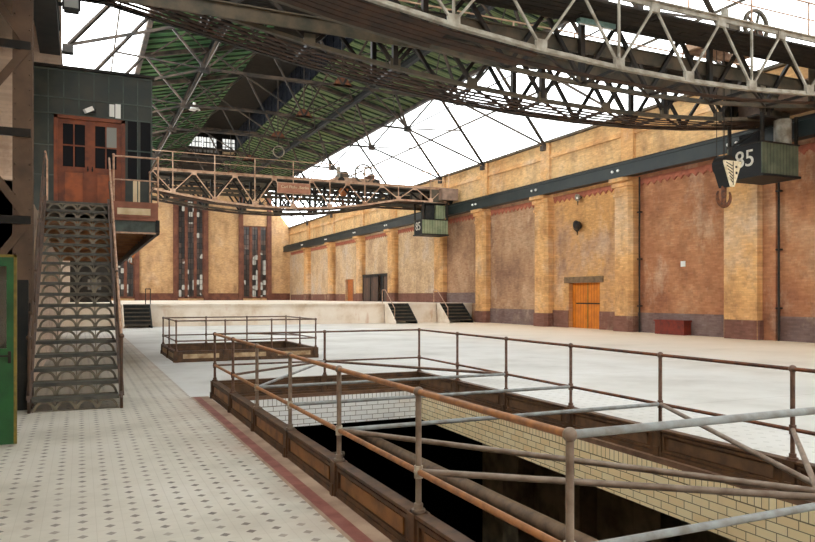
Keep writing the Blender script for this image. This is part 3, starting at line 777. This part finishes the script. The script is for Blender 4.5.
hook_block(16.3, 46.2, 7.85, TOP2+.24, .9, 'small orange hook block hoisted up inside the far tan crane', 'orange_paint', 'crane hooks', False)
hook_block(2.9, 46.2, 3.6, 9.2, .7, 'small tan hook hanging low in front of left end wall window', 'orange_paint', 'crane hooks', False)

# ------------------------------------------------------------------ pit curbs and railings
def curb(p, nx, ny, label, cream, zh=.28):
    x0, x1, y0, y1 = p; r = thing('pit_curb', ((x0+x1)/2, (y0+y1)/2, 0), label, 'curb', 'panelled curbs round the floor openings')
    sides = [((x0, y0), (x0, y1), (-1, 0), ny), ((x1, y0), (x1, y1), (1, 0), ny), ((x0, y1), (x1, y1), (0, 1), nx), ((x0, y0), (x1, y0), (0, -1), nx)]
    for a, b, nrm, n in sides:
        A, B, N = V((*a, 0)), V((*b, 0)), V((*nrm, 0)); D = (B-A).normalized(); ln = (B-A).length
        P = lambda t, o, z: A+D*t+N*o+V((0, 0, z))
        m = MB().bar(P(-.03, 0, zh/2), P(ln+.03, 0, zh/2), .03, zh-.02)
        m.bar(P(-.05, 0, zh-.012), P(ln+.05, 0, zh-.012), .1, .024).bar(P(-.04, 0, .02), P(ln+.04, 0, .02), .1, .04)
        so = m.build('side_board', 'curb', r)
        for k in range(n):
            t0, t1 = ln*k/n+.07, ln*(k+1)/n-.07
            for o in (-1, 1):
                q = MB()
                f = MB().bar(P(t0+.02, o*.02, zh*.52), P(t1-.02, o*.02, zh*.52), .016, zh*.56).build('panel', 'curb', so)
                for zz in (zh*.22, zh*.82): q.bar(P(t0, o*.031, zz), P(t1, o*.031, zz), .03, .03)
                for tt in (t0+.015, t1-.015): q.bar(P(tt, o*.031, zh*.22), P(tt, o*.031, zh*.82), .03, .03)
                q.build('panel_moulding', 'curb', so)
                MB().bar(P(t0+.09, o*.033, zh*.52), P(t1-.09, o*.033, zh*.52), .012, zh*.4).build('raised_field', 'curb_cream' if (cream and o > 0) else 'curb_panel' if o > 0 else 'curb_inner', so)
        for k in range(n+1):
            t = ln*k/n; 
            MB().bar(P(t-.055, 0, zh*.5), P(t+.055, 0, zh*.5), .12, zh).bar(P(t-.03, 0, .05), P(t+.03, 0, .05), .15, .1).build('post_block', 'curb', r)
    return r
WARP[0] = True
curb(PIT, 2, 6, 'brown panelled curb around the large near floor opening', False)
WARP[0] = False
curb(SPIT, 3, 2, 'brown curb with cream panels around the small far floor opening', True)

RT, RM, CZ = 1.045, .535, .28
def post(root, x, y, mat):
    o = MB().tube((x, y, CZ), (x, y, RT), .02, 10).build('post', mat, root)
    MB().tube((x, y, CZ), (x, y, CZ+.02), .045, 12).tube((x, y, CZ+.02), (x, y, CZ+.055), .03, 12).build('post_foot', mat, o)
    MB().ball((x, y, RT), .034, 12, 8).build('ball_joint', mat, o)
    MB().tube((x, y, RM-.04), (x, y, RM+.04), .029, 12).ball((x, y, RM), .033, 10, 6).build('clamp', 'clamp' if mat != 'rail_brown' else mat, o)
    return o
WARP[0] = True
x0, x1, y0, y1 = PIT
rr = thing('pit_railing', ((x0+x1)/2, (y0+y1)/2, CZ), 'rusty pipe railing with cross ties around the large near floor opening', 'railing', 'pipe railings round the floor openings')
yy = [y0+(y1-y0)*k/6 for k in range(7)]; xm = 3.83
for y in yy: post(rr, x0, y, 'pipe_brown' if y < 9 else 'rail_brown')
for y in yy: post(rr, x1, y, 'rail_brown')
post(rr, xm, y1, 'rail_brown'); post(rr, 4.0, y0, 'pipe_brown')
def rail(name, a, b, mat, r=.02): return MB().tube(a, b, r, 10).build(name, mat, rr)
for z, nm in ((RT, 'top_rail'), (RM, 'mid_rail')):
    rail(nm, (x0, y0, z), (x0, y1, z), 'rail_rust'); rail(nm, (x1, y0, z), (x1, y1, z), 'rust', .017)
    rail(nm, (x0, y1, z), (x1, y1, z), 'rail_brown', .016); rail(nm, (x0, y0, z), (x1, y0, z), 'rail_grey', .02)
for k in (2, 3, 4):
    rail('cross_tie', (x0, yy[k], RM+.0), (x1, yy[k], RM+.0), 'rail_grey', .02)
rail('diagonal_brace', (x0, yy[4], RM), (xm, y1, RM), 'rail_grey', .018); rail('diagonal_brace', (x0, yy[5], RM), (xm, y1, RM), 'rail_brown', .018)
rail('diagonal_brace', (x1, yy[4], RM), (xm, y1, RM), 'rail_brown', .022)
rail('diagonal_brace', (x0, yy[2], RM), (4.0, y0, RM+.02), 'pipe_brown', .021); rail('diagonal_brace', (x0, yy[1], RM), (4.0, y0, RM), 'pipe_brown', .021)
rail('diagonal_brace', (x1, yy[2], RM), (4.0, y0, RM-.02), 'pipe_brown', .02); rail('diagonal_brace', (x1, yy[1], RM), (3.75, y0, RM), 'pipe_brown', .02)

WARP[0] = False
x0, x1, y0, y1 = SPIT
rr = thing('pit_railing', ((x0+x1)/2, (y0+y1)/2, CZ), 'thin brown pipe railing around the small far floor opening', 'railing', 'pipe railings round the floor openings')
for k in range(4):
    for y in (y0, y1): post(rr, x0+(x1-x0)*k/3, y, 'rail_brown')
for x in (x0, x1): post(rr, x, (y0+y1)/2, 'rail_brown')
for z, nm in ((RT, 'top_rail'), (RM, 'mid_rail')):
    for a, b in (((x0, y0), (x0, y1)), ((x1, y0), (x1, y1)), ((x0, y0), (x1, y0)), ((x0, y1), (x1, y1))):
        rail(nm, (*a, z), (*b, z), 'rail_brown', .019)
rail('diagonal_brace', (x0+(x1-x0)*2/3, y1, RM), (x1, (y0+y1)/2, RM), 'rail_brown', .018)

# ------------------------------------------------------------------ iron stairs
SX0, SX1, SY0, SY1, SZ, NR = -.66, .56, 11.5, 16.45, 3.62, 19
st = thing('iron_staircase', ((SX0+SX1)/2, SY0, 0), 'open iron staircase with arched risers climbing to the green cabin', 'staircase')
rise, run = SZ/NR, (SY1-SY0)/(NR-1)
for i in range(NR):
    z = rise*(i+1); y = SY0+run*i
    if i == NR-1: z = SZ
    tr_ = MB().box(SX0+.03, SX1-.03, y-.04, y+run*.98, z-.035, z)
    tr_.box(SX0+.03, SX1-.03, y-.05, y-.03, z-.045, z+.004)
    if i < NR-1: tr_.build('tread', 'iron_tread', st)
    a = MB(); n = 4; w = (SX1-SX0-.1)/n; zr = z-rise
    for k in range(n):
        xc = SX0+.05+w*(k+.5)
        a.arc((xc, y+.0, zr+.0), w*.46, .034, .02, 0, math.pi, 12, 'x')
        if k: a.bar((xc-w/2, y, zr), (xc-w/2, y, z-.04), .012, .014)
    a.box(SX0+.03, SX1-.03, y-.01, y+.01, zr+.0, zr+.014).box(SX0+.03, SX1-.03, y-.01, y+.01, z-.06, z-.035)
    # the arch crown is squashed to the riser height
    for q in range(len(a.v)):
        v = a.v[q]
        if v[2] > zr+.02: a.v[q] = (v[0], v[1], zr+min((v[2]-zr)*(rise-.035)/(w*.46+.011), rise-.03))
    a.build('riser', 'iron_arch', st)
for x in (SX0, SX1):
    s = MB().bar((x, SY0-.12, .06), (x, SY1+.05, SZ-.03), .03, .26).bar((x, SY0-.12, .2), (x, SY1+.05, SZ+.11), .07, .02)
    so = s.build('stringer', 'iron_rail', st)
    MB().tube((x, SY0-.05, 0), (x, SY0-.05, 1.05), .022, 10).ball((x, SY0-.05, 1.07), .04, 10, 7).build('newel_post', 'iron_rail', st)
    MB().tube((x, SY0-.05, 1.05), (x, SY1, SZ+.98), .02, 8).build('handrail', 'beige_rail' if x > 0 else 'iron_rail', st)
    MB().tube((x, SY0-.05, .55), (x, SY1, SZ+.48), .014, 8).build('lower_rail', 'iron_rail', st)
    for k in (5, 10, 15):
        y = SY0+run*k; z = rise*(k+1); MB().tube((x, y, z-.05), (x, y, z+.98-.06), .017, 8).ball((x, y, z+.93), .03, 8, 6).build('baluster', 'iron_rail', st)

# ------------------------------------------------------------------ cabin and landing
cb = thing('control_cabin', (.3, 18.6, 3.05), 'dark green metal panelled cabin on a raised gallery at head of iron stairs', 'cabin')
CX0, CX1, CY, CZ0, CZ1 = -1.0, 1.6, 18.6, 3.66, 7.0
door = (-.56, .99, CZ0, 5.92)
MB().cells([CX0, door[0], door[1], CX1], [CZ0, door[3], CZ1], [(door[0], door[1], CZ0, door[3])], 'y', CY, CY+.06).box(CX0, CX1, CY+.06, 34, CZ1-.06, CZ1).box(CX1-.06, CX1, CY+.06, 34, CZ0, CZ1).box(CX0, CX0+.06, CY+.06, 34, CZ0, CZ1).box(CX0, CX1, 33.9, 34, CZ0, CZ1).build('cabin_shell', 'green_metal', cb)
sm = MB(); x = CX0
while x < CX1+.01:
    if x < door[0] or x > door[1]: sm.box(x-.012, x+.012, CY-.018, CY, CZ0, CZ1)
    else: sm.box(x-.012, x+.012, CY-.018, CY, door[3], CZ1)
    x += .325
for z in (6.32, CZ1-.03, 5.94): sm.box(CX0, CX1, CY-.02, CY, z-.014, z+.014)
for a, b in ((CX0, door[0]), (door[1], CX1)):
    for z in (4.5, 5.2): sm.box(a, b, CY-.02, CY, z-.012, z+.012)
sm.build('seam_battens', 'green_seam', cb)
MB().box(CX0-.04, CX1+.06, CY-.08, CY+.1, CZ1, CZ1+.06).build('roof_edge', 'steel_dark', cb)
fr = MB().box(door[0], door[0]+.08, CY-.04, CY+.08, CZ0, door[3]).box(door[1]-.08, door[1], CY-.04, CY+.08, CZ0, door[3]).box(door[0], door[1], CY-.04, CY+.08, door[3]-.08, door[3])
fr.build('door_frame', 'door_brown', cb)
for k, (a, b) in enumerate(((door[0]+.08, .215), (.215, door[1]-.08))):
    zt = door[3]-.09; zm = 4.72
    d = MB().cells([a, a+.11, b-.11, b], [CZ0+.02, zm, zt-.1, zt], [(a+.11, b-.11, zm, zt-.1)], 'y', CY, CY+.05)
    d.box((a+b)/2-.015, (a+b)/2+.015, CY, CY+.05, zm, zt-.1).box(a+.11, b-.11, CY, CY+.05, (zm+zt-.1)/2-.015, (zm+zt-.1)/2+.015)
    do = d.build('door', 'door_brown', cb)
    q = MB()
    MB().box(a+.11, (a+b)/2 if k else b-.11, CY+.02, CY+.028, zm, zt-.1).build('pane', 'black_glass', do)
    if k:
        MB().box((a+b)/2, b-.11, CY+.02, CY+.028, zm, (zm+zt-.1)/2).build('pane', 'black_glass', do)
        MB().box((a+b)/2, b-.11, CY+.02, CY+.028, (zm+zt-.1)/2, zt-.1).build('pane', 'grey_glass', do)
    MB().box(a+.16, b-.16, CY-.012, CY, CZ0+.2, zm-.14).build('door_panel', 'door_panel', do)
    mo = MB()
    for z in (CZ0+.18, zm-.12): mo.box(a+.13, b-.13, CY-.022, CY, z-.015, z+.015)
    for x in (a+.145, b-.145): mo.box(x-.015, x+.015, CY-.022, CY, CZ0+.18, zm-.12)
    mo.build('panel_moulding', 'door_brown', do)
    xh = b-.05 if k == 0 else a+.05
    MB().tube((xh, CY-.05, 4.62), (xh, CY-.05, 4.74), .012, 8).box(xh-.02, xh+.02, CY-.05, CY, 4.66, 4.69).build('handle', 'steel_dark', do)
# dark windows right of the door
for a, b in ((1.05, 1.29), (1.34, 1.57)):
    for z0, z1 in ((4.52, 5.18), (5.22, 5.92)):
        MB().box(a, b, CY-.012, CY, z0, z1).build('window_pane', 'black_glass', cb)
MB().box(1.17, 1.33, CY-.014, CY, CZ0, 4.48).build('pale_panel', 'cream', cb)
for a, b, z0, z1 in ((.62, .75, 5.98, 6.28), (.77, .89, 5.95, 6.3)):
    MB().box(a, b, CY-.016, CY, z0, z1).build('repaired_pane', 'white_paper', cb)
# landing with joists
LX1 = 1.55
dk = MB().box(SX0, LX1, SY1+.11, CY, SZ-.03, SZ+.03).build('landing_deck', 'iron_tread', cb)
MB().box(SX1+.06, LX1, SY1+.02, SY1+.1, SZ-.32, SZ+.08).build('fascia', 'pinkbrown', cb)
MB().box(SX1+.16, LX1-.16, SY1-.005, SY1+.02, SZ-.2, SZ-.06).build('fascia_panel', 'cream', cb)
fm = MB()
for z in (SZ-.225, SZ-.035): fm.box(SX1+.11, LX1-.11, SY1-.01, SY1+.02, z-.02, z+.02)
for x in (SX1+.13, LX1-.13): fm.box(x-.02, x+.02, SY1-.01, SY1+.02, SZ-.225, SZ-.035)
fm.build('fascia_moulding', 'pinkbrown', cb)
MB().box(SX1+.06, LX1, SY1+.06, SY1+.14, SZ-.58, SZ-.32).build('green_beam', 'green_seam', cb)
MB().box(SX1+.06, LX1+.03, SY1, SY1+.14, SZ-.6, SZ-.57).build('beam_flange', 'beige_rail', cb)
MB().box(LX1-.05, LX1+.03, SY1, 34, SZ-.6, SZ-.3).build('edge_beam', 'steel_dark', cb)
MB().box(XL+.02, LX1, SY1+1.0, 34, SZ-.34, SZ-.3).box(SX1+.06, LX1, SY1+.14, SY1+1.0, SZ-.34, SZ-.3).build('underside_boards', 'gallery_wood', cb)
y = SY1+.7
while y < 33.8:
    MB().box(SX1+.06 if y < SY1+2.4 else XL+.02, LX1-.05, y, y+.12, SZ-.44, SZ-.34).build('joist', 'gallery_wood', cb); y += .95
# cabin railing
rl = MB()
rl.tube((SX1+.09, SY1+.05, SZ+1.05), (LX1, SY1+.05, SZ+1.05), .018, 8).tube((SX1+.09, SY1+.05, SZ+.55), (LX1, SY1+.05, SZ+.55), .014, 8)
rl.tube((LX1, SY1+.05, SZ+1.05), (LX1, CY, SZ+1.05), .018, 8).tube((LX1, SY1+.05, SZ+.55), (LX1, CY, SZ+.55), .014, 8)
for x, y in ((SX1+.09, SY1+.05), (LX1, SY1+.05), (LX1, CY-.1)): rl.tube((x, y, SZ), (x, y, SZ+1.06), .02, 8).ball((x, y, SZ+1.07), .03, 8, 6)
rl.build('landing_railing', 'beige_rail', cb); rl = MB()
rl.path([(SX0, SY1+.12, SZ+1.03), (SX0, SY1+.2, SZ+1.06), (SX0, SY1+1.2, SZ+1.06), (SX0, SY1+1.2, SZ)], .018, 8)
rl.build('landing_handrail', 'beige_rail', cb)
fl_ = thing('flood_lamp', (.22, 18.5, 6.02), 'small white flood lamp above the brown cabin doors', 'lamp')
MB().bar((.10, 18.38, 6.0), (.26, 18.44, 6.1), .12, .1).build('housing', 'white_metal', fl_); MB().box(.24, .34, 18.46, 18.58, 6.02, 6.1).build('bracket', 'black', fl_)

rf_ = thing('floodlight', (-.2, 16.0, 7.4), 'dark floodlight bracketed to the left crane runway above the cabin', 'lamp')
MB().box(-.3, -.02, 15.85, 16.1, 7.42, 7.68).box(-.33, .01, 15.8, 15.87, 7.4, 7.7).build('housing', 'steel_black', rf_)
MB().box(-.29, -.03, 15.79, 15.8, 7.44, 7.66).build('lens', 'grey_glass', rf_)
MB().bar((-.41, 16.0, 7.55), (-.3, 16.0, 7.55), .06, .06).bar((-.16, 16.0, 7.68), (-.16, 16.0, 7.8), .05, .05).bar((-.16, 16.0, 7.8), (-.41, 16.0, 7.8), .05, .05).build('bracket', 'steel_black', rf_)

# lattice column at left
lc = thing('lattice_column', (-1.1, 12.0, 0), 'tan riveted lattice steel column beside the iron stairs', 'column')
for a, b in ((-.9, -.64), (-1.62, -1.4)):
    MB().box(a, b, 11.9, 11.93, 0, 7.3).box(a, b, 12.2, 12.23, 0, 7.3).box(a+.02, a+.05, 11.93, 12.2, 0, 7.3).box(b-.05, b-.02, 11.93, 12.2, 0, 7.3).build('chord', 'steel_tan2', lc) if False else None
M['column'] = worn('column_brown', L(108, 86, 68), L(78, 62, 50), 2.2, .6)
for a, b in ((-.9, -.64), (-1.62, -1.4)):
    ch = MB().box(a, b, 11.9, 11.93, 0, 7.3).box(a, b, 12.2, 12.23, 0, 7.3).box(a+.02, a+.05, 11.93, 12.2, 0, 7.3).box(b-.05, b-.02, 11.93, 12.2, 0, 7.3).build('chord', 'column', lc)
    rv = MB(); z = .3
    while z < 7.2:
        for x in (a+.035, b-.035): rv.ball((x, 11.895, z), .014, 6, 4)
        z += .22
    rv.build('rivets', 'column', ch)
zz = [.2, 1.5, 2.78, 4.06, 5.34, 6.62]
for k, (a, b) in enumerate(zip(zz[:-1], zz[1:])):
    p, q = ((-.68, 11.88, a), (-1.58, 11.88, b)) if k % 2 == 0 else ((-1.58, 11.88, a), (-.68, 11.88, b))
    MB().bar(p, q, .02, .11, (0, 0, 1)).build('lacing_bar', 'column', lc)
for z in zz: MB().box(-1.6, -.66, 11.86, 11.9, z-.06, z+.06).build('batten', 'steel_dark', lc)
MB().box(-1.66, -.69, 11.8, 12.28, 0, 1.9).build('column_base', 'steel_black', lc)
MB().box(-1.66, -.5, 11.8, 12.35, 7.18, 7.3).build('cap_plate', 'steel_dark', lc)

# green door leaf standing open at far left
gd = thing('green_door', (-1.15, 9.05, 0), 'green wooden door leaf with a glass pane standing open at left', 'door')
A, B, z1 = -1.68, -.64, 2.12
d = MB().cells([A, A+.14, B-.1, B-.03], [.02, 1.08, z1-.13, z1], [(A+.14, B-.1, 1.08, z1-.13)], 'y', 9.03, 9.08).build('leaf', 'green_door', gd)
MB().box(B-.03, B, 9.025, 9.085, .02, z1).box(A, B, 9.025, 9.085, z1-.03, z1).build('worn_edge', 'door_edge', gd)
MB().box(A+.14, B-.1, 9.05, 9.06, 1.08, z1-.13).build('pane', 'clear_glass', gd)
MB().box(A+.2, B-.21, 9.015, 9.03, .2, .8).build('door_panel', 'green_door', gd)
MB().box(B-.085, B-.055, 9.0, 9.03, .92, 1.05).tube((B-.07, 9.0, 1.0), (B-.17, 9.0, 1.0), .01, 8).build('handle', 'steel_dark', gd)

# ------------------------------------------------------------------ doors and fittings on the right wall
dr = struct(MB().box(XR+.26, XR+.32, D1[0], D1[1], 0, 2.4).build('door_1', 'orange_door'), 'orange wooden double door in the right wall under a grey lintel', 'door')
MB().box(XR+.24, XR+.26, (D1[0]+D1[1])/2-.02, (D1[0]+D1[1])/2+.02, 0, 2.4).build('meeting_strip', 'door_edge', dr)
MB().box(XR+.22, XR+.26, D1[0]+.25, D1[1]-.35, 1.28, 1.34).build('iron_bar', 'steel_black', dr)
MB().box(XR-.06, XR+.1, D1[0]-.28, D1[1]+.32, 2.4, 2.72).build('lintel', 'concrete', dr)
dr2 = struct(MB().box(XR+.26, XR+.32, D2[0], D2[1], PLZ, 3.4).build('door_2', 'orange_paint'), 'narrow brown doorway on the platform in the right wall', 'door')
MB().box(XR+.24, XR+.26, D2[0]+.1, D2[0]+.9, PLZ+.1, 3.2).build('door_panel', 'door_brown', dr2)
gt = thing('folding_gate', (XR-.2, 58.8, PLZ), 'brown boarded folding gate on the platform against the right wall', 'gate')
for a, b in ((59.9, 61.75), (58.0, 59.85), (55.6, 56.94)):
    g = MB().box(XR-.24, XR-.16, a, b, PLZ+.04, 3.55).build('leaf', 'gate_boards', gt)
    MB().box(XR-.28, XR-.24, a, a+.12, PLZ+.04, 3.55).box(XR-.28, XR-.24, b-.12, b, PLZ+.04, 3.55).box(XR-.28, XR-.24, a, b, 3.4, 3.55).build('leaf_frame', 'steel_dark', g)
MB().box(XR-.3, XR-.1, 55.5, 61.85, 3.55, 3.68).build('head_rail', 'steel_dark', gt)
MB().box(XR-.08, XR-.06, 56.9, 58.0, PLZ, 3.55).build('gap_shade', 'black', gt)  # black sheet: shade inside the gap put into its colour

rb = thing('red_chest', (XR-.28, 23.75, 0), 'low dark red box standing against the right wall', 'box')
MB().box(XR-.5, XR-.1, 22.9, 24.6, 0, .58).build('body', 'dark_red', rb); MB().box(XR-.54, XR-.08, 22.86, 24.64, .58, .64).build('lid', 'dark_red', rb)
tag(MB().box(XR-.03, XR, 23.3, 23.55, 2.98, 3.22).build('wall_notice', 'white_paper'), 'small white square notice on the red brick bay', 'sign')
for z, y, rad, lab in ((5.4, 30.45, .3, 'round dark wall lamp on the ochre bay above the orange door'), (6.88, 30.4, .2, 'small pale wall lamp just under the red zigzag frieze')):
    w = thing('wall_lamp', (XR, y, z), lab, 'lamp', 'lamps on the right wall')
    MB().tube((XR-.02, y, z), (XR-.2, y, z), .05, 10).build('bracket', 'steel_dark', w)
    MB().tube((XR-.2, y, z), (XR-.3, y, z-.02), rad*.75, 18, rad).ball((XR-.24, y, z), rad*.8, 14, 8).build('shade', 'steel_dark' if rad > .25 else 'pulley', w)
    MB().ball((XR-.32, y-.06, z-.04), rad*.35, 12, 8).build('highlight_ball', 'white_metal', w)  # white ball modelled as the pale highlight on the lamp
    MB().tube((XR-.25, y, z-rad), (XR-.25, y, z-rad-.2), .035, 8, .02).build('drop', 'steel_dark', w)
for y, lab in ((18.6, 'thin dark downpipe right of the nearest brick pilaster'), (25.95, 'thin dark downpipe right of the second pilaster')):
    d = MB().tube((XR-.16, y, 0), (XR-.16, y, 7.28), .042, 10).build('downpipe', 'steel_dark'); tag(d, lab, 'pipe', 'downpipes on the right wall')
    b = MB()
    for z in (1.2, 3.4, 5.6): b.box(XR-.23, XR-.06, y-.09, y+.09, z, z+.06)
    b.build('pipe_clip', 'steel_dark', d)

# platform steps
for (a, b, lab, hr) in ((17.6, 19.1, 'dark steps up to the platform at middle of its front', True), (21.3, 23.1, 'dark steps up to the platform in the corner by the right wall', True), (2.05, 3.5, 'dark steps up to the platform at its left, beyond the gallery', False)):
    s = thing('platform_steps', ((a+b)/2, 41.2, 0), lab, 'steps', 'steps up to the platform')
    n = 6; rn = .27
    for k in range(n):
        z = PLZ*(k+1)/n; y = PLY-.08-rn*(n-k)
        MB().box(a+.06, b-.06, y, y+rn+.03, z-.06, z).build('tread', 'steel_greygreen', s)
        MB().box(a+.06, b-.06, y+rn-.02, y+rn, z, z+PLZ/n-.06).build('riser', 'steel_black', s) if k < n-1 else None
    for x in (a, b-.06): 
        MB().prism([(PLY-.1, PLZ), (PLY-.1, 0), (PLY-.08-rn*n-.1, 0), (PLY-.08-rn*n-.1, .12), (PLY-.4, PLZ)], 'x', x, x+.06).build('side_string', 'platform' if x == a else 'steel_black', s)
    if hr:
        for x in (a+.03,):
            MB().path([(x, PLY+.4, PLZ), (x, PLY+.4, PLZ+.85), (x, PLY-.1, PLZ+.85), (x, PLY-1.6, .95), (x, PLY-1.6, .1)], .025, 8).build('handrail', 'beige_rail', s)
    else:
        MB().path([(b-.2, PLY+.1, PLZ), (b-.2, PLY+.1, PLZ+.85), (b+.05, PLY+.1, PLZ+.85), (b+.05, PLY+.1, PLZ-.3)], .025, 8).build('handrail', 'steel_dark', s)

pt_ = thing('added_partition', (.75, 60, PLZ), 'added dark partition filling the dark area seen through the iron stairs', 'partition')
MB().cells([-.7, .5, 1.5, 2.2], [PLZ, 2.2, 3.0, 6.2], [(.5, 1.5, 2.2, 3.0)], 'y', 60, 60.12).build('boarding', 'deck_dark', pt_)  # invented board screen, fills in the dark area behind the stairs
MB().box(.5, 1.5, 60.05, 60.07, 2.2, 3.0).build('pane', 'milky', pt_)
pb = MB()
for x in (.5, .75, 1.0, 1.25, 1.5): pb.box(x-.025, x+.025, 59.96, 60, 2.2, 3.0)
pb.box(.48, 1.52, 59.96, 60, 2.58, 2.62).build('glazing_bars', 'steel_black', pt_)
# hanging lamps and ring
for x, y, z, zt, lab in ((6.5, 46.2, 13.35, 14.95, 'small white pendant lamp under the left green roof slope, farther one'), (6.5, 30.9, 13.7, 14.95, 'small white pendant lamp under left green roof slope, above the near crane')):
    l = thing('pendant_lamp', (x, y, z), lab, 'lamp', 'white pendant lamps under the roof')
    MB().tube((x, y, z+.3), (x, y, zt), .015, 6).build('rod', 'steel_dark', l)
    MB().tube((x, y, z), (x, y, z+.3), .36, 16, .12).tube((x, y, z+.3), (x, y, z+.45), .1, 10).build('lamp_shade', 'white_metal', l)
rg = thing('hanging_ring', (XC, 46.0, 10.75), 'pale iron ring hanging from a roof truss above the far crane', 'ring')
MB().arc((XC, 46.0, 11.15), .36, .06, .08, 0, 2*math.pi, 28, 'x').build('ring', 'pulley', rg); MB().tube((XC, 46.0, 11.51), (XC, 46.0, 12.1), .03, 6).build('hanger', 'steel_dark', rg)
sl = thing('strip_lamp', (12.7, 15.45, 9.3), 'pale teal strip lamp hung inside the near overhead crane', 'lamp')
MB().box(12.1, 13.3, 15.38, 15.55, 9.3-.02, 9.42-.02).build('casing', 'teal', sl); MB().tube((12.15, 15.46, 9.26), (13.25, 15.46, 9.26), .022, 10).build('tube', 'white_metal', sl)
for o in (sl,):
    o.location.z -= .3

# ------------------------------------------------------------------ light, camera
w = bpy.data.worlds.new('overcast'); SC.world = w; w.use_nodes = True
wt = w.node_tree; tc = wt.nodes.new('ShaderNodeTexCoord'); sx = wt.nodes.new('ShaderNodeSeparateXYZ'); mr = wt.nodes.new('ShaderNodeMapRange')
wt.links.new(tc.outputs['Generated'], sx.inputs[0]); wt.links.new(sx.outputs[0], mr.inputs[0])
for i_, v_ in enumerate((-.9, .9, 10.0, 3.6)): mr.inputs[i_+1].default_value = v_
bg = w.node_tree.nodes['Background']; wt.links.new(mr.outputs[0], bg.inputs[1]); bg.inputs[0].default_value = (.985, .995, 1.0, 1)

cam = bpy.data.cameras.new('camera'); co = bpy.data.objects.new('camera', cam); COL.objects.link(co)
co.location = (0, 0, H); co.rotation_euler = (R90, 0, -TH)
cam.sensor_fit = 'HORIZONTAL'; cam.sensor_width = 36; cam.lens = 715/815*36; cam.shift_y = 26/815
cam.clip_end = 400; cam.clip_start = .05
SC.camera = co
SC.view_settings.view_transform = 'Standard'; SC.view_settings.look = 'None'
SC.view_settings.gamma = 1; SC.view_settings.use_curve_mapping = False
SC.view_settings.exposure = 0
SC.cycles.use_denoising = True
SC.cycles.max_bounces = 10; SC.cycles.diffuse_bounces = 6; SC.cycles.transparent_max_bounces = 16
